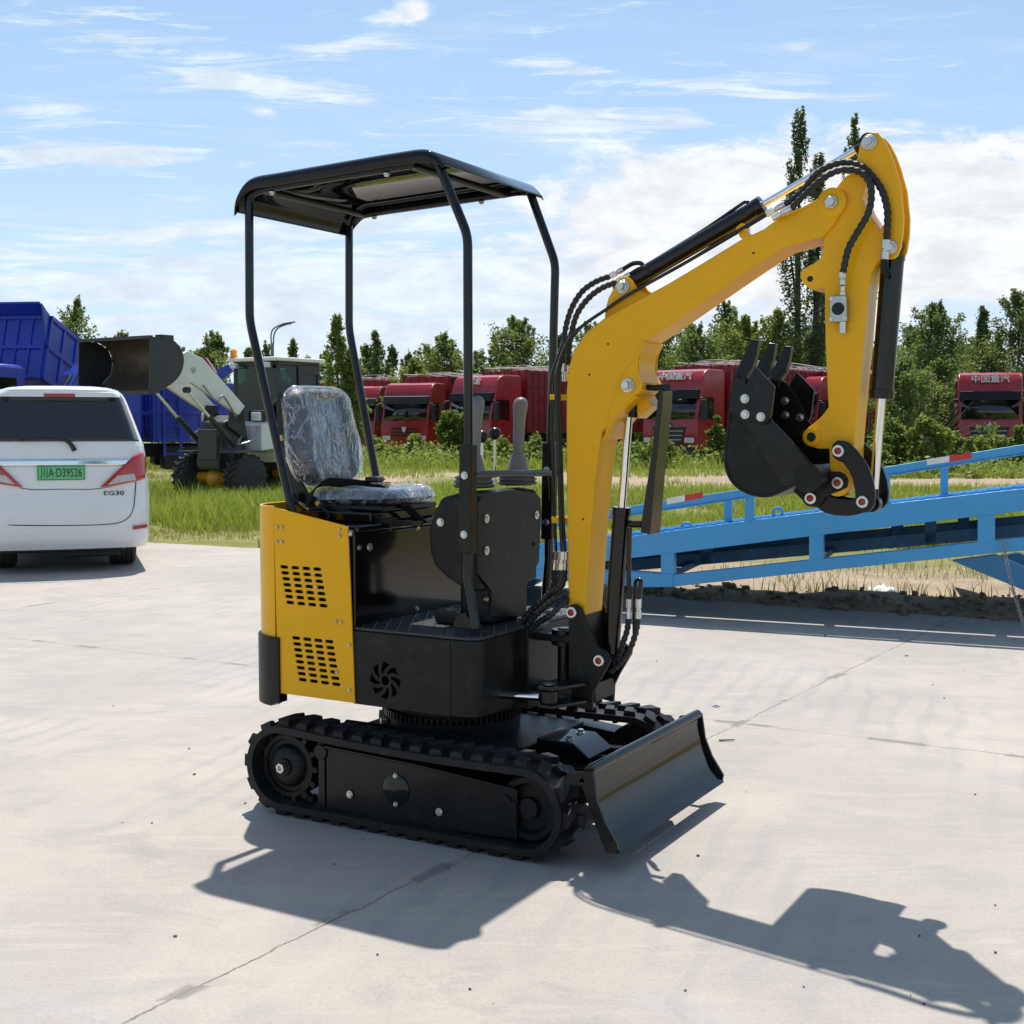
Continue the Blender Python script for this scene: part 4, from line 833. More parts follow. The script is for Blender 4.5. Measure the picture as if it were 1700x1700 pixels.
for a, b in (((1097, 1119), (917, 956)), ((1343, 1367), (889, 932)), ((1623, 1652), (855, 902)), ((1880, 1912), (820, 874))):
    (x0, x1), (y0, y1) = a, b; rplate([(x0, y0-2), (x1, y0-6), (x1, y1), (x0, y1+3)], .08, 'upright', off=.006)
rl_ = rplate([(860, 869), (1058, 838.5), (1237, 811.5), (1466, 776), (1700, 737.5), (1960, 697), (1960, 713), (1700, 752.5), (1466, 790), (1237, 826), (1058, 853), (860, 883)], .05, 'guard_rail', off=.01)
rplate([(860, 883), (1237, 826), (1466, 790), (1960, 713), (1960, 714.5), (1466, 792), (1237, 828), (860, 885)], .07, 'flange', off=-.006, par=rl_, bevel=0)
for x, w_, yb, off in ((1202, 12, 866, .10), (1236, 15, 872, .006), (1462, 15, 842, .006), (1561, 13, 832, .10), (1790, 15, 806, .006), (980, 13, 900, .10)):
    yt = 811.5-(x-1237)*.1553+10; rplate([(x, yt), (x+w_, yt-1), (x+w_, yb), (x, yb+1)], .05, 'rail_post', off=off)
for x0, y0, x1, y1 in ((1107, 834.5-3, 1167, 823-2.5), (1539, 766.5, 1613, 755)):
    xm = (x0+x1)/2; ym = (y0+y1)/2
    rplate([(x0, y0-4), (xm, ym-4), (xm, ym+6), (x0, y0+6)], -.002, 'reflector', WHT, off=.0095, par=rl_, bevel=0); rplate([(xm, ym-4), (x1, y1-4), (x1, y1+6), (xm, ym+6)], -.002, 'reflector', RED, off=.0095, par=rl_, bevel=0)
a, b = rp(885, 906.5), rp(1960, 776.5); dk = MB(); dd_ = b-a; L = dd_.length; dx = dd_/L
dk.prism([a+Vector((0, .02, -.012)), b+Vector((0, .02, -.012)), b+Vector((0, .02, -.03)), a+Vector((0, .02, -.03))], (0, .42, 0))
for i in range(int(L/.085)):                    # raised anti-slip grating bars
    for j in range(6):
        p = a+dx*(.04+i*.085+(j % 2)*.04)+Vector((0, .05+j*.07, -.006)); dk.box(p, (.05, .035, .022), Matrix.Rotation(-math.atan2(dx.z, dx.x), 3, 'Y'))
lowp = Vector((0, 0, -.21)); dk.prism([a+Vector((0, .44, -.05))+lowp*.6, b+Vector((0, .44, -.05))+lowp*.6, b+Vector((0, 2.0, 0))+lowp, a+Vector((0, 2.0, 0))+lowp], (0, 0, .012))
dk.build('deck', RBLU, RAMP); fb = MB(); fb.prism([a+Vector((0, 2.0, 0))+lowp, b+Vector((0, 2.0, 0))+lowp, b+Vector((0, 2.0, -.09))+lowp, a+Vector((0, 2.0, -.07))+lowp], (0, .06, 0)); fb.build('far_beam', RBLU, RAMP)
RINN = mat('ramp_shaded_underside', (.020, .10, .20), .6, var=.3, dust=.2)  # ramp blue darkened to carry the shade under the deck, plus dust
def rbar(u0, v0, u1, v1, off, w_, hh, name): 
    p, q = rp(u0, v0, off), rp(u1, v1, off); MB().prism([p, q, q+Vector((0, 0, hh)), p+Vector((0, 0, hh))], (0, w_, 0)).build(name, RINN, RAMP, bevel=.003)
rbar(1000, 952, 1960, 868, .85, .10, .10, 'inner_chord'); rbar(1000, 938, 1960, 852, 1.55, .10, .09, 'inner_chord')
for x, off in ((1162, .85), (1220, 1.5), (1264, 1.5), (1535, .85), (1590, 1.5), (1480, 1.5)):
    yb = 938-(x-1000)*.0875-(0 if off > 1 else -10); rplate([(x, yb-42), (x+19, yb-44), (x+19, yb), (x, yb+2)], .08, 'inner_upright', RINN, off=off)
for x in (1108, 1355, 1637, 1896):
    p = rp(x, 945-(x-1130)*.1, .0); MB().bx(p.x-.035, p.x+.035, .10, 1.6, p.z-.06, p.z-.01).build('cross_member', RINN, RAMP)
rplate([(1580, 931), (1652, 921), (1765, 968), (1860, 1008), (1800, 1026), (1700, 980)], .10, 'support_leg', off=.75)
rplate([(1640, 926), (1690, 918), (1800, 955), (1790, 968)], .10, 'leg_brace', off=1.2)
p = rp(1830, 1018, .8); MB().bx(p.x-.25, p.x+.25, .55, 1.1, 0.0, .06).build('foot_plate', RBLU, RAMP, bevel=.004)
p = rp(885, 955); MB().prism([(p.x+.02, .05, p.z+.05), (p.x-.55, .05, .012), (p.x-.57, .05, .0), (p.x, .05, p.z-.02)], (0, 1.6, 0)).build('toe_flap', RBLU, RAMP, bevel=.003)
for u_, v_, r_ in ((1140, 880, .045), (1291, 853, .035)):
    p = rp(u_, v_-2, .06); pts = [p+Vector((r_*math.cos(t_), 0, r_*math.sin(t_))) for t_ in np.linspace(-.9, math.pi+.9, 15)]; MB().tube(pts, .012, 8).build('lifting_eye', RBLU, RAMP)
# hanging chain
ct, cb_ = _O+_ray(1665, 890)*1, None
pt_ = rp(1665, 896, -.02); wtop = W1+rd_*pt_.x+rn_*pt_.y+Vector((0, 0, pt_.z)); q = wp(1706, 1062, z=.02)
ch = MB(); N_ = 42; P_ = []
for i in range(N_+1):
    s_ = i/N_; P_.append(wtop.lerp(q, s_)+Vector((0, 0, -.10*math.sin(math.pi*s_)*(1-s_))))
for i in range(N_):
    a, b = P_[i], P_[i+1]; d = (b-a).normalized(); m_ = (a+b)/2; sdv = d.orthogonal().normalized(); 
    if i % 2: sdv = d.cross(sdv)
    L_ = (b-a).length*.66; pts = [m_+d*(L_*math.cos(t_))+sdv*(.011*math.sin(t_)) for t_ in np.linspace(0, 2*math.pi, 11)]; ch.tube(pts, .0036, 6)
tag(ch.build('chain', STEEL), 'grey steel chain hanging from the blue ramp to the ground', 'chain')

# ------------------------------------------------------------------ white van, seen from behind
VWH = mat('white_car_paint', (.76, .76, .755), .22, var=.015, coat=.6, rv=.02, dust=.05)
GLS = mat('tinted_glass', (.006, .008, .010), .05, var=.0, rv=0., coat=.0, spec=.8); TYR = mat('tyre_rubber', (.022, .022, .023), .75, bump=.3, dust=.2)
TLR = mat('tail_lamp_red', (.42, .012, .012), .12, coat=.6, var=.2, vs=30); TLW = mat('lamp_clear', (.50, .46, .46), .12, coat=.5, var=.3, vs=60); PLG = mat('plate_green', (.13, .50, .20), .4, var=.1, vs=3); PLK = mat('plate_black', (.01, .01, .01), .5); PTR = mat('black_trim', (.015, .015, .016), .55)
VO = Vector((-4.60, 13.02, 0)); VH = R(19.3)
VAN = empty('van', VO, VH, 'white people carrier van with green number plate, parked on the concrete left of the excavator', 'van')
vr_ = Vector((math.cos(VH), math.sin(VH), 0)); vf_ = Vector((-math.sin(VH), math.cos(VH), 0))
def vp(u, v, off=0.):
    r_ = _ray(u, v); t_ = ((VO+vf_*off)-_O).dot(vf_)/r_.dot(vf_); p = _O+r_*t_; return Vector(((p-VO).dot(vr_), off, p.z))
cx0 = vp(102, 800).x
lev = []                                       # (height, half width, rear line, front line)
for v_, u_, yr, yf in ((908, 243, .06, 4.78), (898, 248, .02, 4.84), (880, 250, 0., 4.86), (845, 250.5, .0, 4.85), (815, 249.5, .025, 4.83), (795, 247, .03, 4.80), (775, 245, .035, 4.76), (757, 243.5, .045, 4.5), (740, 240.5, .06, 3.95), (720, 232.5, .09, 3.72), (700, 225, .125, 3.5), (680, 217, .16, 3.28), (664, 210.5, .185, 3.1), (655, 205, .19, 2.95), (648, 197, .20, 2.75), (643.5, 182, .24, 2.55), (641.5, 160, .34, 2.3), (640.8, 125, .6, 2.0)):
    p = vp(u_, v_, yr); lev.append((p.z, p.x-cx0, yr, yf))
lev = sorted(lev)
def vat(z):
    zz = [l[0] for l in lev]; return [float(np.interp(z, zz, [l[k] for l in lev])) for k in (1, 2, 3)]
def rearpt(x, z, off=0.):
    w_, yr, yf = vat(z); s_ = min(1, abs(x)/w_); return Vector((cx0+x, yr+.05*s_**2+.16*max(0, (s_-.80)/.2)**2.2-off, z))
def vring(z, w_, yr, yf):
    P_ = [Vector((cx0+s_*w_, yr+.05*s_**2+.16*max(0, (abs(s_)-.80)/.2)**2.2, z)) for s_ in np.linspace(-1, 1, 29)]
    for t_ in np.linspace(.06, .94, 14): P_.append(Vector((cx0+w_*(1-.06*max(0, (t_-.8)/.2)**2), yr+.21+(yf-.5-yr)*t_, z)))
    P_ += [Vector((cx0+s_*w_*.93, yf-.30*s_**2-.2*max(0, (abs(s_)-.7)/.3)**2, z)) for s_ in np.linspace(1, -1, 15)]
    for t_ in np.linspace(.94, .06, 14): P_.append(Vector((cx0-w_*(1-.06*max(0, (t_-.8)/.2)**2), yr+.21+(yf-.5-yr)*t_, z)))
    return P_
rings = []
zs = sorted(set([l[0] for l in lev]+list(np.linspace(lev[0][0], lev[-1][0], 30))))
for z in zs: rings.append(vring(z, *vat(z)))
body = MB().loft(rings).build('body', VWH, VAN, smooth=50)
def patch(zt_, zb_, wf, name, m, off=.004, n=20, k=24, x0f=None, par=None):
    M_ = MB(); rows = []
    for i in range(n+1):
        z = zb_+(zt_-zb_)*i/n; hi = wf(z); lo = -hi if x0f is None else x0f(z); rows.append([rearpt(lo+(hi-lo)*j/k, z, off) for j in range(k+1)])
    M_.add([p for r_ in rows for p in r_], [(i*(k+1)+j, i*(k+1)+j+1, (i+1)*(k+1)+j+1, (i+1)*(k+1)+j) for i in range(n) for j in range(k)])
    return M_.build(name, m, par or VAN, solid=.006, smooth=60)
zv = lambda v_, off=.05: vp(102, v_, off).z
zb_, zt_ = zv(733, .06), zv(655, .19)
patch(zt_, zb_, lambda z: vat(z)[0]*.965-.005, 'rear_window', GLS)
patch(zv(651, .2), zv(659, .18), lambda z: vat(z)[0]*.93, 'roof_spoiler', VWH, .10)
patch(zv(653.5), zv(658.5), lambda z: .15, 'brake_lamp', TLR, .108, 4, 8)
patch(zv(785-22), zv(785-12), lambda z: .70, 'chrome_strip', CHR, .012, 4, 20)
def seam(pl, r_=.004): 
    P_ = []
    for u_, v_ in pl: q = vp(u_, v_, .04); P_.append(rearpt(q.x-cx0, q.z, .0005))
    return P_
sm = seam([(-38, 869), (20, 871.5), (102, 872), (180, 870), (208, 863), (220, 848), (224, 825), (226, 800)]); MB().tube(crom(sm, 5), .005, 6).build('tailgate_seam', PTR, VAN)
sm = seam([(-36, 788), (38, 811), (102, 812), (166, 811), (226, 797)]); MB().tube(crom(sm, 4), .004, 6).build('tailgate_crease', PTR, VAN)
def lamp(pl, name, m, off, par=None):
    c_ = MB(); us = [q[0] for q in pl]; A_ = []                 # follows the curved tailgate: columns cut out of the outline
    for u_ in np.linspace(min(us)+.15, max(us)-.15, 22):
        vv = []
        for (a0, b0), (a1, b1) in zip(pl, pl[1:]+pl[:1]):
            if (a0-u_)*(a1-u_) < 0: vv.append(b0+(b1-b0)*(u_-a0)/(a1-a0))
        lo, hi = min(vv), max(vv); A_.append([rearpt(vp(u_, lo+(hi-lo)*j/6, .04).x-cx0, vp(u_, lo+(hi-lo)*j/6, .04).z, off) for j in range(7)])
    c_.add([p for r_ in A_ for p in r_], [(i*7+j, i*7+j+1, (i+1)*7+j+1, (i+1)*7+j) for i in range(21) for j in range(6)])
    return c_.build(name, m, par or VAN, solid=.022, smooth=70)
tl_ = [(166, 809), (190, 786), (222, 758), (233, 752), (242, 752), (244, 775), (243, 793), (234, 797), (205, 803)]
wl_ = [(179, 804.5), (195, 789), (224, 786), (225, 797)]
for f_ in (lambda u_: u_, lambda u_: 204-u_):
    o = lamp([(f_(u_), v_) for u_, v_ in tl_], 'tail_lamp', TLR, .018); lamp([(f_(u_), v_) for u_, v_ in wl_], 'reverse_lamp', TLW, .024, o)
    lamp([(f_(u_), v_) for u_, v_ in ((221, 873), (244, 871), (244, 876.5), (221, 879))], 'reflector', TLR, .012)
    MB().lathe(rearpt((vp(f_(194.5), 876, .02).x-cx0), zv(876, .0), .0), (0, -1, 0), [(-.01, .014), (.003, .014), (.004, .0)], 14).build('parking_sensor', VWH, VAN)
pc = rearpt(0, zv(785, .03), .012); pl_ = MB().box(pc, (.46, .012, .150)).build('number_plate', PLG, VAN, bevel=.003)
text('plate_number', '川A·D39526', .125, frame((pc.x, pc.y-.008, pc.z-.002), (1, 0, 0), (0, 0, 1), (0, -1, 0)), PLK, pl_, .001, .62)
fm = MB(); 
for a, b in (((-.222, -.067), (.222, -.067)), ((.222, -.067), (.222, .067)), ((.222, .067), (-.222, .067)), ((-.222, .067), (-.222, -.067))): fm.cyl((pc.x+a[0], pc.y-.007, pc.z+a[1]), (pc.x+b[0], pc.y-.007, pc.z+b[1]), .0022, n=6)
fm.build('plate_border', PLK, pl_)
q = vp(189, 819, .03); text('model_badge', 'EG30', .062, frame((q.x, rearpt(q.x-cx0, q.z, .006).y, q.z), (1, 0, 0), (0, 0, 1), (0, -1, 0)), PTR, VAN, .004, 1.5)
wq = [rearpt(vp(u_, v_, .06).x-cx0, vp(u_, v_, .06).z, .03) for u_, v_ in ((124, 748), (117, 737), (104, 730), (75, 728.5), (32, 731))]; MB().tube(crom(wq, 4), [.026, .02, .014, .011, .010], 8).build('wiper', PTR, VAN)
def wheel(par, c, ax, r_, w_, hub, name='wheel', tread=36, rimk=.62):     # tyre with tread grooves, rim
    c, ax = Vector(c), Vector(ax).normalized(); pr = [(-w_/2, r_*rimk), (-w_/2, r_*.86), (-w_*.46, r_*.95), (-w_*.36, r_)]
    g_ = 4
    for i in range(g_):
        x = -w_*.3+w_*.6*i/(g_-1); pr += [(x-w_*.045, r_), (x-w_*.03, r_*.975), (x+w_*.03, r_*.975), (x+w_*.045, r_)]
    pr += [(w_*.36, r_), (w_*.46, r_*.95), (w_/2, r_*.86), (w_/2, r_*rimk)]
    t_ = MB().lathe(c, ax, pr, 44).build(name, TYR, par, smooth=25)
    k_ = MB().lathe(c, ax, [(-w_*.48, 0), (-w_*.40, r_*.25), (-w_*.30, r_*.3), (-w_*.34, r_*.5), (-w_*.47, r_*(rimk+.01)), (w_*.47, r_*(rimk+.01)), (w_*.34, r_*.5), (w_*.30, r_*.3), (w_*.40, r_*.25), (w_*.48, 0)], 28)
    for i in range(8):
        a_ = i*math.pi/4; u_ = ax.orthogonal().normalized(); v_ = ax.cross(u_); 
        for s_ in (-1, 1): k_.cyl(c+(u_*math.cos(a_)+v_*math.sin(a_))*r_*.22+ax*s_*w_*.38, c+(u_*math.cos(a_)+v_*math.sin(a_))*r_*.22+ax*s_*w_*.44, r_*.03, n=6)
    k_.build('rim', hub, t_); return t_
for y in (.88, 3.80):
    for s_ in (-1, 1): wheel(VAN, (cx0+s_*(.61 if y < 1 else .70), y, .335), (1, 0, 0), .335, .285, STEEL)
ub = MB(); ub.bx(cx0-.62, cx0+.62, .25, 4.5, .20, .36); ub.box((cx0+.30, .55, .20), (.55, .3, .14)); ub.cyl((cx0-.75, .88, .33), (cx0+.75, .88, .33), .05); ub.build('underbody', PTR, VAN, bevel=.02)
for s_ in (-1, 1):                              # side glass
    sg = MB(); P_ = []
    for z in np.linspace(zb_+.03, zt_-.05, 6):
        w_, yr, yf = vat(z); P_.append([Vector((cx0+s_*(w_+.003), yr+.45+(yf-.75-yr)*t_, z)) for t_ in np.linspace(0, .90, 12)])
    sg.add([p for r_ in P_ for p in r_], [(i*12+j, i*12+j+1, (i+1)*12+j+1, (i+1)*12+j) for i in range(5) for j in range(11)]); sg.build('side_window', GLS, VAN, solid=.004)
ws = MB(); P_ = []
for z in np.linspace(zb_+.03, zt_-.03, 6):
    w_, yr, yf = vat(z); P_.append([Vector((cx0+s_*w_*.86, yf-.30*(s_*.93)**2-.2*max(0, (abs(s_)-.7)/.3)**2+.006, z)) for s_ in np.linspace(-.92, .92, 11)])
ws.add([p for r_ in P_ for p in r_], [(i*11+j, i*11+j+1, (i+1)*11+j+1, (i+1)*11+j) for i in range(5) for j in range(10)]); ws.build('windscreen', GLS, VAN, solid=.004)
sh = MB(); p = vp(52, 712, .12); sh.box((p.x, .5, p.z), (.12, .02, .08)); sh.build('paper_tag', WHT, VAN)
# ------------------------------------------------------------------ red cargo lorries across the field
TRED = mat('lorry_red_paint', (.34, .010, .016), .3, var=.10, vs=1.2, coat=.3, rv=.05, dust=.10); CRED = mat('cargo_box_red', (.22, .008, .016), .5, var=.2, vs=1.5, dust=.12)
VIS = mat('visor_smoke', (.012, .014, .016), .35, spec=.2); WTX = mat('white_lettering', (.75, .75, .75), .5); BOW = mat('pale_tarp_poles', (.55, .53, .48), .6); GRYT = mat('grille_dark', (.018, .018, .02), .5)
LENS = mat('headlamp_lens', (.6, .62, .64), .1, coat=.5)
def lorry(u_, D_, th, label, kind, lettering=None, L=9., roof=3.6, bx=None, name='lorry'):
    c = wp(u_, 700, y=D_); o = empty(name, (c.x, D_, 0), math.atan2(-math.cos(th), -math.sin(th)), label, 'lorry', 'red lorries parked in a row across the field')
    b = MB(); hw = 1.23; zr_ = roof
    pf_ = [(0.0, .55), (.06, .9), (.05, 1.5), (0, 1.85), (-.25, 2.72), (-.42, zr_-.35), (-.60, zr_-.10), (-.95, zr_), (-2.05, zr_), (-2.15, zr_-.1), (-2.15, 1.0), (-1.75, .95), (-1.62, .70), (-1.40, .55), (-1.0, .55), (-.75, .55)]
    b.prism([(x, -hw, z) for x, z in pf_], (0, 2*hw, 0)); cab = b.build('cab', TRED, o, bevel=.10, seg=3)
    for s in (-1, 1):
        b = MB(); b.prism([(-.10, s*(hw+.004), 1.9), (-.30, s*(hw+.004), 2.65), (-1.25, s*(hw+.004), 2.65), (-1.25, s*(hw+.004), 1.75)], (0, s*.01, 0)); b.build('side_window', GLS, cab)
        b = MB(); b.bx(-.18, .0, s*(hw+.22)-.09, s*(hw+.22)+.09, 1.75, 2.55); b.tube([(-.15, s*hw*.98, 2.62), (-.08, s*(hw+.2), 2.6)], .03); b.build('mirror', PTR, o, bevel=.03)
        b = MB(); b.box((.085, s*.92, .98), (.05, .42, .20)); b.build('headlamp', LENS, o, bevel=.03)
        b = MB(); b.bx(-1.9, -.95, s*hw-.015, s*hw+.015, 1.0, 1.04); b.bx(-.98, -.84, s*(hw+.006), s*(hw+.03), 1.55, 1.6); b.build('door_handle', PTR, cab)
    def fr(z): zz = [1.5, 1.85, 2.72, zr_-.35]; return float(np.interp(z, zz, [.05, 0, -.25, -.42]))
    b = MB(); z0, z1 = 1.80, 2.62
    b.add([(fr(z0)+.012, -1.10, z0), (fr(z0)+.012, 1.10, z0), (fr(z1)+.012, 1.08, z1), (fr(z1)+.012, -1.08, z1)], [(0, 1, 2, 3)]); wsn = b.build('windscreen', GLS, cab, solid=.012)
    for y in (-.6, .1): MB().tube([(fr(1.8)+.03, y, 1.78), (fr(1.9)+.035, y+.55, 1.86)], .012, 5).build('wiper', PTR, wsn)
    b = MB(); b.prism([(fr(2.60)+.02, -1.16, 2.58), (fr(2.60)+.16, -1.16, 2.58), (fr(2.88)+.15, -1.16, 2.94), (fr(2.9)+.0, -1.16, 2.97)], (0, 2.32, 0)); b.build('sun_visor', VIS if kind != 'round' else GRYT, cab, bevel=.02)
    g = MB()
    if kind == 'broad':
        g.prism([(.075, -.75, 1.50), (.085, -.6, .85), (.085, .6, .85), (.075, .75, 1.50)], (.02, 0, 0)); 
    else:
        for k in range(3): g.bx(.06, .085, -.70, .70, 1.05+k*.16, 1.13+k*.16)
    gr = g.build('grille', GRYT, cab, bevel=.01)
    if kind == 'broad':
        for k in range(3): MB().bx(.10, .112, -.66+.04*(2-k), .66-.04*(2-k), .98+k*.17, 1.02+k*.17).build('grille_bar', STEEL, gr)
        MB().prism([(fr(1.55)+.06, -.14, 1.50), (fr(1.55)+.06, .14, 1.50), (fr(1.7)+.05, 0, 1.72)], (.02, 0, 0)).build('badge', LENS, cab)
    else:
        MB().prism([(.09, -.12, 1.50), (.09, .12, 1.50), (.10, .08, 1.30), (.11, 0, 1.22), (.10, -.08, 1.30)], (.02, 0, 0)).build('badge', LENS, cab)
    b = MB(); b.bx(.02, .12, -1.22, 1.22, .42, .80); b.build('bumper', TRED if kind != 'broad' else GRYT, o, bevel=.05)
    MB().box((.128, 0, .62), (.012, .44, .14)).build('number_plate', mat_plate, o)
    if lettering:
        zl = roof-.30; xx = -.40; text('lettering', lettering, .34, frame((xx+.03, 0, zl), (0, 1, 0), (-.38, 0, .92), (.92, 0, .38)), WTX, cab, .03, 1.1)
    else: text('lettering', '6x2', .12, frame((.09, -.85, 1.58), (0, 1, 0), (0, 0, 1), (1, 0, 0)), WTX, cab, .01) if False else None
    zb, zt = 1.25, bx or 3.95; x1 = -2.45; b = MB(); b.bx(x1-L, x1, -1.25, 1.25, zb, zt-.002)
    n_ = int(L/.42)
    for s in (-1, 1):
        for k in range(n_+1): x = x1-.05-k*(L-.1)/n_; b.bx(x-.035, x+.035, s*1.25-.03, s*1.25+.03, zb+.01, zt+.02)
        for z in (zb+.06, zb+.75, zb+1.5, zt-.65, zt-.06): b.bx(x1-L, x1, s*1.25-.05, s*1.25+.05, z-.04, z+.04)
    for k in range(7): y = -1.2+k*.4; b.bx(x1-.01, x1+.035, y-.03, y+.03, zb+.01, zt+.02)
    cargo = b.build('cargo_body', CRED, o)
    t_ = MB(); R_ = random.Random(int(u_))
    for k in range(14):
        x = x1-L*(k+.5)/14+R_.uniform(-.2, .2); h_ = R_.uniform(.10, .30); t_.tube([(x, -1.25, zt+.02), (x+R_.uniform(-.3, .3), -.6, zt+h_), (x+R_.uniform(-.3, .3), .6, zt+h_), (x, 1.25, zt+.02)], .022, 5, 3)
    for y in (-1.2, -.6, 0, .6, 1.2): t_.tube([(x1-.1, y, zt+R_.uniform(.08, .2)), (x1-L*.5, y+R_.uniform(-.2, .2), zt+R_.uniform(.12, .3)), (x1-L+.1, y, zt+R_.uniform(.08, .2))], .022, 5, 4)
    t_.build('tarp_frame', BOW, cargo)
    MB().bx(x1-L, -1.6, -.45, .45, .75, 1.2).build('chassis', PTR, o)
    for x in (-1.2, -4.6, -7.4, -8.7):
        for s in (-1, 1): wheel(o, (x, s*1.03, .50), (0, 1, 0), .50, .34, TRED, rimk=.58)
    return o
mat_plate = mat('plate_pale', (.5, .5, .45), .5)
lorry(505, 72, R(22), 'red lorry cab half hidden behind the white wheel loader cabin', 'round', L=8)
lorry(588, 66, R(20), 'red flat-nosed lorry seen through the canopy between the seat and the rear post', 'round', L=8)
lorry(672, 61, R(20), 'red lorry with smoked visor and shield badge, in the open between the canopy posts', 'round', L=10)
lorry(778, 55, R(38), 'red lorry overgrown by a green creeper, behind the control levers', 'broad', '乘龙', L=10, roof=3.72)
lorry(1112, 50, R(38), 'red lorry with white Chinese lettering, framed between the boom and the bucket', 'broad', '中国重汽', L=10, roof=3.75)
lorry(1312, 56, R(36), 'red lorry mostly hidden behind the raised bucket and its teeth', 'broad', L=9, roof=3.70)
lorry(1643, 52, R(18), 'red lorry facing straight ahead at the far right among bushes', 'broad', '中国重汽', L=8, roof=3.72, bx=3.4)

# ------------------------------------------------------------------ blue dump trucks
DBLU = mat('dump_truck_blue', (.012, .040, .36), .35, var=.12, vs=1.5, coat=.2, dust=.07)
def dump(u_, D_, th, label, raised):
    c = wp(u_, 700, y=D_); o = empty('dump_truck', (c.x, D_, 0), math.atan2(-math.cos(th), -math.sin(th)), label, 'dump truck', 'blue dump trucks on the grass')
    b = MB(); pf_ = [(0, .6), (.05, 1.2), (0, 1.9), (-.45, 2.82), (-.75, 3.06), (-1.9, 3.06), (-2.0, 2.9), (-2.0, .9), (-1.5, .6)]
    b.prism([(x, -1.1, z) for x, z in pf_], (0, 2.2, 0)); cab = b.build('cab', DBLU, o, bevel=.10, seg=3)
    b = MB(); b.add([(.015, -.98, 1.92), (.015, .98, 1.92), (-.42, .92, 2.78), (-.42, -.92, 2.78)], [(0, 1, 2, 3)]); b.build('windscreen', GLS, cab, solid=.012)
    for s in (-1, 1):
        MB().prism([(-.25, s*1.102, 1.9), (-.60, s*1.102, 2.72), (-1.5, s*1.102, 2.72), (-1.5, s*1.102, 1.85)], (0, s*.01, 0)).build('side_window', GLS, cab)
        MB().box((.0, s*1.32, 2.1), (.14, .16, .5)).build('mirror', PTR, o, bevel=.03); MB().box((.06, s*.8, 1.0), (.05, .35, .2)).build('headlamp', LENS, o, bevel=.03)
    MB().bx(.0, .12, -1.1, 1.1, .45, .8).build('bumper', DBLU, o, bevel=.05); MB().bx(.03, .07, -.6, .6, 1.0, 1.4).build('grille', GRYT, cab)
    L = 5.2 if raised else 3.7; H = 1.45 if not raised else 1.75; b = MB(); W_ = 1.2
    def wall(p0, p1, z0, z1, th_=.06): 
        p0, p1 = Vector(p0), Vector(p1); b.prism([(p0.x, p0.y, z0), (p1.x, p1.y, z0), (p1.x, p1.y, z1), (p0.x, p0.y, z1)], Vector((p1-p0)).normalized().cross(Vector((0, 0, 1)))*th_)
    b.bx(0, L, -W_, W_, 0, .10)
    for s in (-1, 1):
        b.bx(0, L, s*W_-.03, s*W_+.03, .05, H)
        for k in range(8): x = .05+k*(L-.1)/7; b.bx(x-.05, x+.05, s*W_-.07, s*W_+.07, .0, H+.02)
        for z in (.06, H*.52, H-.04): b.bx(0, L, s*W_-.085, s*W_+.085, z-.06, z+.06)
    b.bx(L-.03, L+.03, -W_, W_, .05, H); b.bx(-.03, .03, -W_, W_, .05, H)
    for k in range(7): y = -W_+.05+k*(2*W_-.1)/6; b.bx(L, L+.075, y-.035, y+.035, 0, H)
    for z in (.06, H*.5, H-.05): b.bx(L, L+.09, -W_, W_, z-.05, z+.05)
    if raised: b.prism([(L, -W_, H), (L+.5, -W_*.95, H+.16), (L+.5, W_*.95, H+.16), (L, W_, H)], (0, 0, .05)); [b.prism([(L, s*W_-.02, H-.75), (L+.5, s*W_-.02, H+.16), (L, s*W_-.02, H)], (0, .04, 0)) for s in (-1, 1)]
    bed = b.build('tipper_body', DBLU, o, bevel=.01)
    bed.location = (-2.3-L, 0, 1.12); bed.rotation_euler = (0, -R(18) if raised else 0, 0)
    if not raised:
        l_ = MB(); xx = L+.02
        for y in (W_-.55, W_-.12): pass
        for x in (L-.55, L-.15): l_.bx(x-.03, x+.03, W_+.10, W_+.15, -.35, H)
        for k in range(6): l_.bx(L-.55, L-.15, W_+.105, W_+.145, -.3+k*.34, -.26+k*.34)
        l_.build('ladder', DBLU, bed)
    else:
        MB().cyl((-3.5, 0, 1.0), (-3.9, 0, 3.2), .10).build('hoist', STEEL, o)
    MB().bx(-2.4-L, -1.5, -.45, .45, .75, 1.08).build('chassis', PTR, o); MB().bx(-3.6, -2.6, -1.1, -.5, .5, 1.05).build('fuel_tank', GRYT, o, bevel=.08)
    MB().bx(-3.7, -2.5, .55, 1.1, .45, 1.05).build('battery_box', GRYT, o, bevel=.05)
    for x in (-1.15, -5.2, -6.5):
        for s in (-1, 1): wheel(o, (x, s*.95, .50), (0, 1, 0), .50, .36, STEEL, rimk=.58)
    return o
dump(84, 31.5, R(62), 'blue dump truck with lowered ribbed body, behind the black loader bucket', False)
dump(-96, 31, R(8), 'blue dump truck with its body tipped up high at the left edge', True)

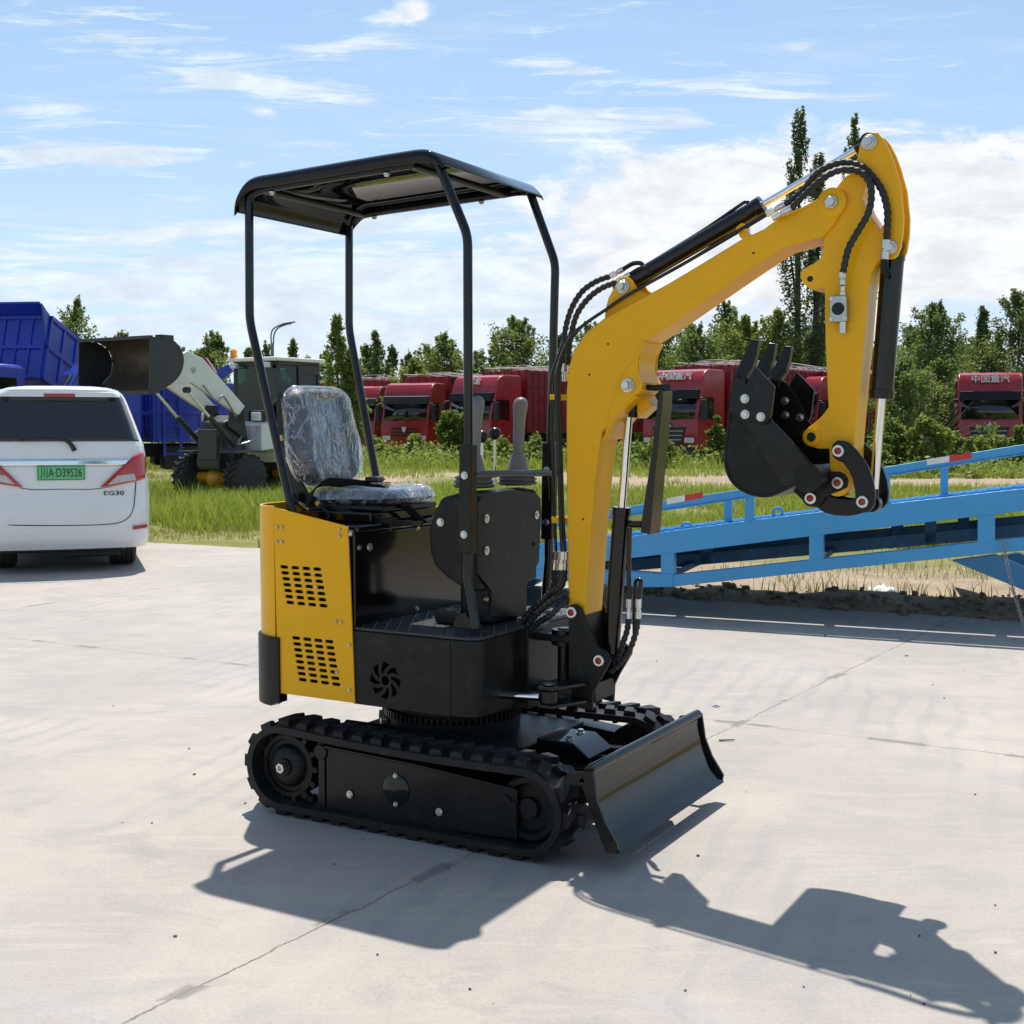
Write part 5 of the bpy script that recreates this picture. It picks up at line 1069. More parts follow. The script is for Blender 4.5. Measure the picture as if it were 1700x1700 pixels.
# ------------------------------------------------------------------ wheel loader
LWH = mat('loader_white', (.80, .79, .75), .35, var=.05, dust=.12); LBK = mat('loader_charcoal', (.028, .030, .034), .45, var=.15, dust=.12); AXY = mat('axle_yellow', (.62, .27, .01), .4, dust=.15)
BKI = mat('bucket_worn_steel', (.11, .085, .06), .5, .3, var=.35, vs=3); AMB = mat('amber_lens', (.85, .30, .01), .2); CGL = bpy.data.materials.new('cab_glass'); CGL.use_nodes = True
t = NT(CGL.node_tree); t.N.clear(); g1 = t.n('ShaderNodeBsdfGlossy'); g1.inputs['Roughness'].default_value = .03; g2 = t.n('ShaderNodeBsdfTransparent'); g2.inputs[0].default_value = (.30, .46, .44, 1); mx = t.n('ShaderNodeMixShader'); mx.inputs[0].default_value = .05
t.L.new(g2.outputs[0], mx.inputs[1]); t.L.new(g1.outputs[0], mx.inputs[2]); t.L.new(mx.outputs[0], t.n('ShaderNodeOutputMaterial').inputs[0])
lc = wp(363, 700, y=26.5); th = R(33)
LD = empty('wheel_loader', (lc.x, 26.5, 0), math.atan2(-math.cos(th), -math.sin(th)), 'white and black wheel loader with raised bucket standing in the grass', 'wheel loader')
for x in (0, -2.25):
    for s in (-1, 1):
        w_ = wheel(LD, (x, s*.74, .46), (0, 1, 0), .46, .36, LWH, rimk=.52); lg = MB()
        for k in range(20):
            for q in (-1, 1):
                a_ = (k+(.5 if q > 0 else 0))*math.pi/10; lg.box((x+.465*math.cos(a_), s*.74+q*.085, .46+.465*math.sin(a_)), (.045, .19, .05), Matrix.Rotation(-a_+math.pi/2, 3, 'Y') @ Matrix.Rotation(q*.5, 3, 'Z'))
        lg.build('tread', TYR, w_)
    MB().cyl((x, -.6, .46), (x, .6, .46), .11).build('axle', AXY, LD); MB().ball((x, -.05, .44), (.26, .24, .22), 16, 10).build('differential', AXY, LD)
b = MB(); b.prism([(.30, -.30, .62), (.34, -.33, .75), (.16, -.33, 1.60), (-.30, -.33, 1.75), (-.55, -.30, .62)], (0, .64, 0)); b.build('front_frame', LBK, LD, bevel=.03)
for s in (-1, 1): MB().prism([(.10, s*.36-.03, 1.5), (.0, s*.36-.03, 1.95), (-.30, s*.36-.03, 1.95), (-.45, s*.36-.03, 1.2)], (0, .06, 0)).build('arm_tower', LBK, LD, bevel=.015)
MB().bx(.16, .345, -.26, .28, .82, 1.45).build('front_cover', LBK, LD, bevel=.02)
for s in (-1, 1):
    MB().prism([(-.48, s*.47-.045, 0.98), (.35, s*.62-.25, .98), (.35, s*.62+.25, .98), (-.5, s*.62+.25, .98)], (0, 0, .03)).build('fender', LBK, LD)
    ap = [(-.30, 1.92), (-.12, 1.74), (1.15, 2.36), (1.68, 2.32), (1.84, 2.46), (1.82, 2.70), (1.25, 2.98), (.85, 2.86)]
    MB().prism([(x, s*.42-.04, z) for x, z in ap], (0, .08, 0)).build('lift_arm', LWH, LD, bevel=.012)
    h_ = MB(); a, m_, e_ = Vector((.02, s*.46, 1.12)), Vector((.70, s*.46, 1.70)), Vector((1.28, s*.46, 2.22)); h_.cyl(a, m_, .055)
    cyo = h_.build('lift_cylinder', LBK, LD); MB().cyl(m_, e_, .028).build('rod', CHR, cyo); MB().cyl(e_+Vector((0, -.06, 0)), e_+Vector((0, .06, 0)), .06).build('rod_eye', LBK, cyo)
    b = MB(); b.bx(-.42, -.30, s*.72-.11, s*.72+.11, 1.62, 1.80); b.build('headlamp', LENS, LD, bevel=.02); MB().bx(-.50, -.38, s*.70-.14, s*.70+.14, 1.60, 1.84).build('lamp_housing', PTR, LD, bevel=.02)
MB().prism([(1.78, -.08, 2.62), (1.72, -.08, 2.95), (1.45, -.08, 3.10), (1.0, -.08, 3.0), (.95, -.08, 2.82)], (0, .16, 0)).build('rocker', LWH, LD, bevel=.03)
MB().cyl((1.1, -.46, 2.62), (1.1, .46, 2.62), .07).build('cross_tube', LWH, LD)
bp2 = [(x+.40, 2.12+(z-2.06)*.87) for x, z in [(2.30, 2.12), (2.22, 2.06), (1.75, 2.30), (1.52, 2.55), (1.46, 2.85), (1.58, 3.10), (1.85, 3.24), (2.25, 3.22)]]
b = MB(); cv = crom([Vector((x, 0, z)) for x, z in bp2], 4); rings = []
for i, q in enumerate(cv):
    t_ = (cv[min(i+1, len(cv)-1)]-cv[max(i-1, 0)]).normalized(); n_ = Vector((-t_.z, 0, t_.x))*.02; rings.append([Vector((q.x, -1.0, q.z)), Vector((q.x, 1.0, q.z)), Vector((q.x, 1., q.z))+n_, Vector((q.x, -1., q.z))+n_])
b.loft(rings); lb = b.build('bucket', BKI, LD, smooth=50)
for s in (-1, 1): MB().prism([(x, s*1.0-.012, z) for x, z in bp2], (0, .024, 0)).build('side_plate', LBK, lb)
MB().bx(2.58, 2.74, -1.03, 1.03, 2.10, 2.17).build('cutting_edge', LBK, lb); MB().bx(2.60, 2.68, -1.02, 1.02, 3.12, 3.18).build('top_edge', LBK, lb); MB().bx(2.1, 2.4, .85, 1.02, 3.12, 3.21).build('spill_guard', LBK, lb)
bk_ = MB()
for i, q in enumerate(cv[6:-2]): pass
b = MB(); b.prism([(-1.15, -.62, 1.05), (-1.15, -.62, 1.55), (-.95, -.62, 1.62), (-.6, -.62, 1.55), (-.6, -.62, 1.0)], (0, 1.24, 0)); b.bx(-3.3, -1.1, -.66, .66, .75, 1.30); b.build('body', LWH, LD, bevel=.03)
b = MB(); b.prism([(-2.3, -.60, 1.3), (-2.3, -.60, 1.95), (-3.35, -.60, 1.80), (-3.45, -.60, 1.0)], (0, 1.20, 0)); b.build('engine_hood', LWH, LD, bevel=.05)
cabx = MB()
for x in (-1.12, -2.35):
    for s in (-1, 1): cabx.bx(x-.035, x+.035, s*.62-.035, s*.62+.035, 1.3, 2.9)
cabx.bx(-2.38, -1.1, -.66, .66, 2.80, 2.88); cabx.bx(-2.36, -1.1, -.655, .655, 1.28, 1.45)
for s in (-1, 1): cabx.bx(-2.36, -1.72, s*.64-.02, s*.64+.02, 1.4, 2.2); cabx.bx(-2.36, -1.72, s*.64-.02, s*.64+.02, 2.62, 2.85); cabx.bx(-1.78, -1.70, s*.64-.025, s*.64+.025, 1.4, 2.85)
cab = cabx.build('cab', LBK, LD, bevel=.01)
gz = MB(); gz.bx(-1.12, -1.10, -.58, .58, 1.46, 2.80); gz.build('windscreen', CGL, cab)
for s in (-1, 1): MB().bx(-2.32, -1.14, s*.625-.005, s*.625+.005, 1.46, 2.79).build('side_window', CGL, cab)
MB().bx(-2.35, -2.34, -.58, .58, 1.6, 2.79).build('rear_window', CGL, cab)
MB().bx(-2.52, -.95, -.72, .72, 2.885, 2.97).build('roof', LWH, cab, bevel=.03)
st_ = MB(); st_.bx(-2.1, -1.7, -.25, .25, 1.45, 1.75); st_.bx(-2.15, -2.0, -.25, .25, 1.7, 2.35); st_.build('operator_seat', PTR, cab, bevel=.05)
swl = MB(); swl.tube([(-1.45+.06*math.cos(a_), .2*math.cos(a_), 1.95+.2*math.sin(a_)) for a_ in np.linspace(0, 2*math.pi, 20)], .02, 6); swl.cyl((-1.45, 0, 1.95), (-1.2, 0, 1.5), .03); swl.build('steering_wheel', PTR, cab)
MB().lathe((-1.05, -.60, 2.97), (0, 0, 1), [(0, .09), (.03, .09), (.04, .07), (.16, .075), (.19, .05), (.2, 0)], 16).build('beacon', AMB, cab)
for y in (-.5, .45): MB().box((-.96, y, 2.80), (.10, .16, .12)).build('work_lamp', LENS, cab, bevel=.02)
for pth in ([(.9, .52, 2.32), (.6, .56, 2.02), (.45, .58, 2.12), (.25, .56, 1.95), (.0, .50, 1.7)], [(.05, -.5, 1.45), (.2, -.6, 1.28), (-.05, -.62, 1.2), (-.3, -.5, 1.35)], [(-.2, .45, 1.3), (.05, .6, 1.15), (-.25, .75, 1.25), (-.5, .62, 1.5)]):
    MB().tube(pth, .02, 7, 5).build('hose', STEEL, LD)
# crane booms behind the loader
def boomthing(name, pl, D_, w_, m, label, cat):
    P_ = [wp(u_, v_, y=D_) for u_, v_ in pl]; o = empty(name, (P_[0].x, D_, 0), 0, label, cat)
    b = MB(); b.bx(-.6, .6, -.6, .6, .1, 1.0); b.build('base', m, o, bevel=.05)
    b = MB()
    for i in range(len(P_)-1):
        a, e_ = P_[i]-Vector((P_[0].x, D_, 0)), P_[i+1]-Vector((P_[0].x, D_, 0)); d = (e_-a).normalized(); n_ = Vector((-d.z, 0, d.x))*w_/2; b.prism([a+n_+Vector((0, -.15, 0)), a-n_+Vector((0, -.15, 0)), e_-n_*.7+Vector((0, -.15, 0)), e_+n_*.7+Vector((0, -.15, 0))], (0, .3, 0))
    b.build('jib', m, o, bevel=.02)
    b = MB(); b.cyl((0, 0, 1), P_[0]-Vector((P_[0].x, D_, 0)), .18); b.build('column', m, o)
boomthing('truck_crane', [(366, 668), (352, 622), (338, 597)], 44, .35, TRED, 'slim red crane arm poking up behind the white loader arm', 'crane')
boomthing('crane_arm', [(352, 640), (366, 622), (384, 610)], 41, .35, DBLU, 'short blue hydraulic arm to the left of the loader cabin', 'crane')
# street lamp
lp = wp(453, 600, y=95); LM = mat('lamp_post_grey', (.16, .19, .21), .4, .4)
SL = empty('street_lamp', (lp.x, 95, 0), 0, 'grey double armed street lamp above the trees left of the canopy', 'street lamp')
def lq(u_, v_): q = wp(u_, v_, y=95); return (q.x-lp.x, 0, q.z)
MB().tube([lq(453, 745), lq(452, 570)], [.16, .12], 10).build('pole', LM, SL); MB().cyl((0, 0, 0), (0, 0, .4), .25).build('base', LM, SL)
for pth in ([(451, 575), (450, 556), (455, 545), (470, 538), (486, 535)], [(454, 572), (455, 556), (461, 545), (474, 539), (484, 537)]): MB().tube([lq(*q) for q in pth], .055, 7, 5).build('lamp_arm', LM, SL)
MB().box(Vector(lq(480, 536)), (.9, .35, .08), Matrix.Rotation(-.15, 3, 'Y')).build('lantern', LM, SL, bevel=.02)
# ------------------------------------------------------------------ plants
def leafmat(name, a, b, tr=.48):
    m = bpy.data.materials.new(name); m.use_nodes = True; t = NT(m.node_tree); t.N.clear()
    c = t.n('ShaderNodeTexCoord').outputs['Object']; col = t.mix(t.ss(t.noise(c, 1.3, 5, .7), .3, .7), a, b)
    rnd = t.n('ShaderNodeNewGeometry').outputs['Random Per Island']; col = t.mix(t.m('MULTIPLY', rnd, .5), col, tuple(x*1.5 for x in b))
    p = t.n('ShaderNodeBsdfPrincipled'); t.L.new(col, p.inputs[0]); p.inputs['Roughness'].default_value = .5; p.inputs['Specular IOR Level'].default_value = .35
    q = t.n('ShaderNodeBsdfTranslucent'); t.L.new(t.mix(.5, col, (.30, .38, .05)), q.inputs[0])
    x = t.n('ShaderNodeMixShader'); x.inputs[0].default_value = tr; t.L.new(p.outputs[0], x.inputs[1]); t.L.new(q.outputs[0], x.inputs[2]); t.L.new(x.outputs[0], t.n('ShaderNodeOutputMaterial').inputs[0]); return m
LF = {'dark': leafmat('leaf_dark', (.062, .108, .046), (.115, .165, .066)), 'mid': leafmat('leaf_mid', (.082, .135, .042), (.15, .205, .062)), 'light': leafmat('leaf_light', (.100, .155, .034), (.19, .24, .055)), 'blue': leafmat('leaf_poplar', (.050, .088, .044), (.098, .140, .066)),
      'grass': leafmat('grass_blade', (.16, .215, .024), (.31, .34, .055), .45), 'straw': leafmat('dry_grass', (.24, .21, .075), (.36, .31, .12), .3), 'vine': leafmat('vine_leaf', (.050, .100, .020), (.115, .165, .035))}
BARK = mat('bark', (.13, .11, .09), .85, var=.3, bump=.5, bs=30)
def mesh_np(name, V_, F_, m, parent=None, k=4):
    me = bpy.data.meshes.new(name); me.vertices.add(len(V_)); me.vertices.foreach_set('co', V_.astype(np.float32).ravel()); n_ = len(F_)
    me.loops.add(n_*k); me.loops.foreach_set('vertex_index', F_.astype(np.int32).ravel()); me.polygons.add(n_); me.polygons.foreach_set('loop_start', np.arange(0, n_*k, k, dtype=np.int32))
    me.update(calc_edges=True); me.materials.append(m); o = bpy.data.objects.new(name, me); COL.objects.link(o); o.parent = parent; return o
def leaves(P_, size, r_, up=.35):             # one rhombus leaf per point, bent along its midrib
    n_ = len(P_); d = r_.normal(size=(n_, 3)); d[:, 2] = d[:, 2]*.7-up*.4; d /= np.linalg.norm(d, axis=1)[:, None]
    s = np.cross(d, r_.normal(size=(n_, 3))); s /= np.linalg.norm(s, axis=1)[:, None]; nn = np.cross(d, s)
    L = size*(.6+.8*r_.random(n_))[:, None]; V_ = np.stack([P_-d*L*.5, P_+s*L*.30+nn*L*.06, P_+d*L*.5, P_-s*L*.30+nn*L*.06], 1).reshape(-1, 3)
    return V_, np.arange(4*n_).reshape(-1, 4)
def crown_pts(clumps, n_, r_):                # clumps: (x,y,z, rx,ry,rz, weight)
    C_ = np.array(clumps); w_ = C_[:, 6]*C_[:, 3]*C_[:, 5]; i = r_.choice(len(C_), n_, p=w_/w_.sum()); d = r_.normal(size=(n_, 3)); d /= np.linalg.norm(d, axis=1)[:, None]
    rad = (.55+.45*r_.random(n_)**.5)*(1+.28*np.abs(r_.normal(size=n_))*(r_.random(n_) < .25)); return C_[i, :3]+d*rad[:, None]*C_[i, 3:6]
def tree(u_, D_, top, wpx, kind, label, leaf='mid', n=3600, seed=1, base=None, cat='tree', name='tree', group='trees along the far side of the field'):
    r_ = np.random.default_rng(seed); c = wp(u_, 700, y=D_); H = wp(u_, top, y=D_).z; W_ = wpx/F*D_
    o = empty(name, (c.x, D_, 0), 0, label, cat, group); S_ = []      # sprays: (foot, tip, spread)
    ls = max(.10, D_*.0023); stems = [0.]
    if kind == 'poplar': stems = [-W_*.16, W_*.14] if base is None else [0.]
    if kind == 'cone': stems = list((np.arange(base or 2)-((base or 2)-1)/2)*W_*.40)
    for k, sx in enumerate(stems):
        hh = H*(1-.13*k*r_.random()-(.10 if k == 1 else 0)); wk = W_ if len(stems) == 1 else W_*.62; lob = r_.uniform(.72, 1.18, 9)
        nS = {'poplar': 95, 'cone': 75}.get(kind, 130)
        for j in range(nS):
            z = (j+r_.random())/nS; a_ = r_.random()*6.283
            if kind == 'poplar': w_ = wk*.5*(.95 if z < .45 else .95*(1-((z-.45)/.56))**.62)*(.55+.45*min(1, z*5)); rise_ = .085
            elif kind == 'cone': w_ = wk*.5*(1-z)**.72*min(1, .5+z*3)+.10; rise_ = .07
            else: w_ = wk*.5*(.80+.20*math.sin(min(1, z/.5)*math.pi/2) if z < .5 else (1-((z-.5)/.52)**1.9)**.75); rise_ = .12
            w_ *= {'poplar': 1.75, 'cone': 1.85}.get(kind, 2.0)*lob[int(a_/6.284*9)]*(.75+.4*r_.random())*(.9+.2*math.sin(z*19+a_)); rr = w_*(.30+.70*r_.random()**.6)
            tip = np.array([sx+rr*math.cos(a_), rr*math.sin(a_), z*hh+.02*hh]); f_ = np.array([sx+rr*.15*math.cos(a_), rr*.15*math.sin(a_), max(.05, (z-rise_-.05*r_.random()))*hh]); S_.append((f_, tip, max(.12, w_*.19)))
        S_.append((np.array([sx, 0, hh*.88]), np.array([sx+.05*W_*r_.normal(), 0, hh]), .12 if kind != 'round' else W_*.05))
    n = int(n*3.6); i = r_.integers(0, len(S_), n); t_ = .25+.82*r_.random(n)**.7; A_ = np.array([q[0] for q in S_]); B_ = np.array([q[1] for q in S_]); G_ = np.array([q[2] for q in S_])
    P_ = A_[i]+(B_[i]-A_[i])*t_[:, None]+r_.normal(size=(n, 3))*(G_[i]*(1.15-.7*t_))[:, None]; P_[:, 2] = np.maximum(P_[:, 2], .1); V_, F_ = leaves(P_, ls, r_)
    mesh_np('crown', V_, F_, LF[leaf], o); tk = MB(); rb_ = max(.06, H*.013)
    for sx in stems: tk.tube([(sx*.5, 0, -.1), (sx*.9, .05, H*.3), (sx, 0, H*.62), (sx, 0, H*.88)], [rb_, rb_*.8, rb_*.45, .015], 7, 3)
    for k in range(14):
        q = S_[r_.integers(len(S_))]; tk.tube([tuple(q[0]*np.array([.5, .5, .85])+np.array([stems[0]*.5 if len(stems) == 1 else q[0][0]*.5, 0, 0])), tuple((q[0]+q[1])/2), tuple(q[1])], [rb_*.35, rb_*.2, .012], 5, 2)
    tk.build('trunk', BARK, o); return o
T = tree
T(130, 60, 502, 78, 'round', 'leafy green tree behind the tipped-up blue truck body', 'mid', 3200, 3)
T(205, 92, 553, 40, 'round', 'small tree tip showing above the loader bucket', 'mid', 1500, 4)
T(300, 98, 578, 70, 'round', 'low dark tree between the loader bucket and the loader arm', 'dark', 1800, 5)
T(357, 74, 556, 62, 'round', 'bushy green tree behind the white loader arm', 'mid', 3400, 6)
T(425, 92, 580, 50, 'cone', 'low spiky young tree beside the orange beacon', 'mid', 1800, 7)
T(452, 88, 572, 40, 'cone', 'small pointed tree at the foot of the street lamp', 'mid', 1500, 8)
T(498, 84, 566, 58, 'cone', 'pair of thin pointed saplings between lamp and rear post', 'mid', 2200, 9)
T(574, 58, 527, 78, 'poplar', 'bright green poplar crossed by the rear canopy post', 'light', 4200, 10)
T(540, 86, 588, 60, 'round', 'low light green tree left of the bright poplar', 'light', 1700, 11)
T(612, 82, 575, 54, 'round', 'pale bushy tree right behind the rear canopy post', 'mid', 2400, 61)
T(715, 88, 580, 56, 'round', 'hazy green tree between the dark pointed clump and the loose green tree', 'mid', 2200, 62)
T(830, 78, 562, 50, 'cone', 'slim sapling just left of the wide bushy tree', 'dark', 1800, 63)
T(330, 90, 585, 50, 'round', 'low bushy tree tucked against the loader arm pivot', 'light', 1800, 64)
T(1262, 74, 545, 60, 'cone', 'leafy spire right of the bucket teeth', 'mid', 2400, 65)
T(1515, 82, 545, 60, 'round', 'rounded green tree just right of the bucket cylinder barrel', 'mid', 2600, 66)
T(1620, 76, 560, 60, 'round', 'bushy tree behind the left half of the far right lorry', 'mid', 2600, 67)
T(652, 72, 554, 66, 'cone', 'clump of dark pointed trees right of the bright poplar', 'dark', 3600, 12, base=3)
T(688, 66, 598, 60, 'round', 'low yellow-green tree above the lorry with the shield badge', 'light', 2200, 13)
T(738, 74, 558, 66, 'round', 'loose green tree just left of the front canopy post', 'mid', 3200, 14)
T(795, 84, 585, 50, 'round', 'low green tree just right of the front canopy post', 'mid', 1600, 15)
T(858, 66, 532, 96, 'round', 'wide bushy tree above the overgrown lorry', 'mid', 5000, 16)
T(925, 72, 560, 60, 'round', 'green tree half hidden by the far front canopy post', 'dark', 2600, 17)
T(980, 76, 540, 80, 'round', 'green tree hidden mostly behind the boom elbow', 'mid', 2600, 18)
T(1092, 70, 545, 84, 'round', 'dark leafy tree in the corner below the boom', 'mid', 4000, 19)
T(1150, 66, 540, 92, 'round', 'green tree above the lorry with white lettering', 'mid', 4500, 20)
T(1205, 82, 505, 72, 'round', 'tall dark tree peeping over the others under the boom', 'dark', 3600, 21)
T(1238, 67, 530, 84, 'round', 'yellow-green tree behind the bucket teeth', 'light', 4600, 22)
T(1290, 66, 520, 70, 'round', 'loose light green tree left of the tall poplar', 'light', 3600, 23)
T(1338, 66, 188, 104, 'poplar', 'very tall slender twin poplar behind the excavator stick', 'blue', 7000, 24)
T(1410, 68, 200, 60, 'poplar', 'single thin poplar whose tip shows just left of the topmost arm pin', 'blue', 2600, 25, base=1)
T(1465, 70, 560, 80, 'round', 'dark tree directly behind the bucket cylinder', 'dark', 3400, 26)
T(1548, 74, 508, 92, 'round', 'tall dark round tree right of the stick', 'dark', 6000, 27)
T(1596, 84, 575, 56, 'round', 'lower tree in the gap left of the white-lettered right lorry', 'mid', 2200, 28)
T(1640, 62, 515, 60, 'cone', 'dark pointed tree above the far right lorry cab', 'dark', 4200, 29)
T(1688, 60, 488, 84, 'round', 'tall dark tree at the right edge of the view', 'dark', 5200, 30)
T(1500, 52, 600, 72, 'round', 'low leafy thicket right of the bucket cylinder', 'mid', 3600, 31)
T(1560, 56, 600, 70, 'round', 'low green thicket left of the far right lorry', 'mid', 3400, 32)
dt_ = MB(); q = wp(1528, 660, y=46); R_ = random.Random(5)
for k in range(26):
    a_ = R_.uniform(-1.2, 1.2); L_ = R_.uniform(1.2, 3.2); p0 = Vector((0, 0, R_.uniform(.1, .9))); P_ = [p0]
    for j in range(4): P_.append(P_[-1]+Vector((math.sin(a_)*L_/4+R_.uniform(-.15, .15), R_.uniform(-.2, .2), math.cos(a_)*L_/4)))
    dt_.tube(P_, [.022, .006], 4, 2)
tt = empty('dead_shrub', (q.x, 46, 0), 0, 'bare grey leafless shrub right of the bucket cylinder', 'shrub'); dt_.build('branches', BARK, tt)
# bushes and weeds
def bush(u_, D_, wpx, top, label, leaf, n, seed, name='bush', cat='bush', group='bushes by the lorries'):
    r_ = np.random.default_rng(seed); c = wp(u_, 700, y=D_); H = max(.5, wp(u_, top, y=D_).z); W_ = wpx/F*D_; o = empty(name, (c.x, D_, 0), 0, label, cat, group); cl = []
    for k in range(20): a_ = r_.random()*6.28; rr = W_*.42*r_.random()**.5; z = H*(.10+.75*r_.random()*(1-.6*(rr/(W_*.5))**2)); s_ = W_*(.09+.07*r_.random()); cl.append((rr*math.cos(a_), rr*math.sin(a_)*.7, z, s_, s_, min(s_, H*.25), 1))
    P_ = crown_pts(cl, n, r_); P_[:, 2] = np.clip(P_[:, 2], .03, None); V_, F_ = leaves(P_, .15, r_, 0.); mesh_np('foliage', V_, F_, LF[leaf], o)
    st = MB()
    for k in range(7): q = cl[k]; st.tube([(q[0]*.2, q[1]*.2, -.02), (q[0]*.7, q[1]*.7, q[2]*.6), (q[0], q[1], q[2])], [.03, .012], 5, 2)
    st.build('stems', BARK, o); return o
bush(752, 50.5, 84, 655, 'green creeper heaped over the front of the overgrown lorry', 'vine', 4200, 41, 'creeper', 'creeper')
bush(690, 52, 60, 712, 'low green bush in front of the lorry with the shield badge', 'light', 1500, 42)
bush(640, 50, 60, 716, 'low bright bush beside the seat back', 'light', 1400, 43)
bush(820, 47, 70, 712, 'low bush behind the control levers', 'light', 1500, 44)
bush(888, 47, 60, 718, 'small bush between lever and far front post', 'light', 1200, 45)
bush(1085, 45, 80, 712, 'light green weeds and bush beneath the lorry with white lettering', 'light', 1700, 46)
bush(1196, 46, 44, 672, 'creeper-covered bush at the left side of the bucket', 'vine', 2000, 47)
bush(1490, 40, 90, 665, 'large leafy bush just right of the bucket cylinder', 'vine', 3200, 48)
bush(1545, 39, 90, 672, 'large bright leafy bush left of the far right lorry', 'light', 3000, 49)
bush(1600, 43, 70, 705, 'bush in front of the left corner of the far right lorry', 'light', 1800, 50)
bush(1655, 44, 80, 708, 'tall weeds in front of the grille of the far right lorry', 'light', 2000, 51)
bush(1700, 42, 60, 690, 'bush at the right edge of the view before the lorry', 'vine', 1600, 52)
bush(1460, 38, 50, 705, 'bush peeping between the stick and its cylinder', 'vine', 1300, 53)
bush(1640, 49.6, 60, 672, 'green creeper lying on the windscreen of the far right lorry', 'vine', 500, 54, 'creeper', 'creeper')
r_ = np.random.default_rng(77)
def scatter_leafy(n, x0, x1, y0, y1, h, leaf, name, ls):
    k = n//14; bx_ = r_.uniform(x0, x1, k); by_ = r_.uniform(y0, y1, k); hh = h*(.4+.9*r_.random(k)); i = r_.integers(0, k, n)
    P_ = np.stack([bx_[i]+r_.normal(size=n)*.22, by_[i]+r_.normal(size=n)*.22, r_.random(n)*hh[i]], 1); V_, F_ = leaves(P_, ls, r_, -.2); o = mesh_np(name, V_, F_, LF[leaf]); o['kind'] = 'stuff'; return o
scatter_leafy(42000, -26, 34, 43.5, 58, .75, 'light', 'undergrowth', .15)
scatter_leafy(16000, 8, 28, 36, 44, .5, 'light', 'undergrowth', .14)
def wood(n, x0, x1, y0, y1, h, leaf, ls):           # the far wood that closes the field: rounded heaps of leaves
    k = max(8, int((x1-x0)*(y1-y0)/14)); bx_ = r_.uniform(x0, x1, k); by_ = r_.uniform(y0, y1, k); hh = h*(.65+.5*r_.random(k)); i = r_.integers(0, k, n); d = r_.normal(size=(n, 3)); d /= np.linalg.norm(d, axis=1)[:, None]
    P_ = np.stack([bx_[i]+d[:, 0]*1.9, by_[i]+d[:, 1]*1.9, np.abs(hh[i]*(.5+.5*d[:, 2]*(.8+.2*r_.random(n))))], 1); V_, F_ = leaves(P_, ls, r_); o = mesh_np('distant_wood', V_, F_, LF[leaf]); o['kind'] = 'stuff'
wood(60000, -48, 8, 96, 112, 4.8, 'mid', .30); wood(60000, 8, 24, 82, 104, 7.4, 'mid', .28); wood(50000, 24, 50, 78, 100, 6.4, 'dark', .28)
def grass(n, ylo, yhi, xspan, h, w_, leaf, name, keep):
    y = ylo+(yhi-ylo)*r_.random(n)**1.35; x = r_.uniform(-1, 1, n)*xspan(y); k = keep(x, y); x, y = x[k], y[k]; n = len(x)
    z = np.array([rise(float(a), float(b)) for a, b in zip(x, y)]) if ylo < 40 else np.zeros(n)
    a_ = r_.random(n)*6.283; hh = h(x, y)*(.45+.9*r_.random(n)); le = r_.normal(size=(n, 2))*hh[:, None]*.35; c_, s_ = np.cos(a_)*w_*.5, np.sin(a_)*w_*.5; B_ = np.stack([x, y, z-.01], 1)
    M_ = B_+np.stack([le[:, 0]*.3, le[:, 1]*.3, hh*.55], 1); T_ = B_+np.stack([le[:, 0], le[:, 1], hh], 1); D2 = np.stack([c_, s_, np.zeros(n)], 1)
    V_ = np.stack([B_-D2, B_+D2, M_+D2*.7, M_-D2*.7, T_], 1).reshape(-1, 3); q = np.arange(n)[:, None]*5; F_ = np.concatenate([q+np.array([0, 1, 2, 3])], 1); F2 = np.concatenate([q+np.array([3, 2, 4, 4])], 1)
    me_f = [tuple(f) for f in F_]+[tuple(f[:3]) for f in F2]; me = bpy.data.meshes.new(name); me.from_pydata([tuple(p) for p in V_], [], me_f); me.materials.append(LF[leaf]); o = bpy.data.objects.new(name, me); COL.objects.link(o); o['kind'] = 'stuff'; return o
from mathutils import noise as _NZ
def nz(x, y, s, o_=0.): return np.array([_NZ.noise((float(a)*s, float(b)*s, o_)) for a, b in zip(x, y)])
def keep1(x, y): 
    e_ = y-edge_y(x); d = y+.75*x-16.; return (e_ > .25) & (nz(x, y, .5, 2.) > -.22+.45*np.clip(-(d)/3+.2, 0, 1.6)*(x > 0)) & ~((x < -3.2) & (x > -8) & (y < 18.4))
hgt = lambda x, y: .16+.16*np.clip(nz(x, y, .35, 5.)+.3, 0, 1)+.12*((x < -2) & (y > 19) & (y < 30))
grass(80000, 15.5, 30.5, lambda y: y*.42+.5, hgt, .017, 'grass', 'grass', keep1)
grass(9000, 10.2, 18, lambda y: y*.42+.5, lambda x, y: .10+.08*r_.random(len(x)), .010, 'straw', 'dry_grass', lambda x, y: (y-edge_y(x) > .8) & (x > 1) & (nz(x, y, .8, 3.) > .0))
grass(9000, 15.3, 19.5, lambda y: 5.4+0*y, lambda x, y: .07+.06*r_.random(len(x)), .011, 'straw', 'dry_grass', lambda x, y: (y-edge_y(x) > .05) & (x < 1) & ~((x < -3.2) & (y < 17)))
grass(30000, 29, 46, lambda y: y*.42+1, lambda x, y: .20+.1*(y > 40), .028, 'grass', 'grass', lambda x, y: (nz(x, y, .22, 8.) > (.18-.5*(y > 41)-.5*(y < 31.)) ))
grass(16000, 44, 66, lambda y: y*.44+1, lambda x, y: .5+0*x, .05, 'grass', 'tall_grass', lambda x, y: x > -99)
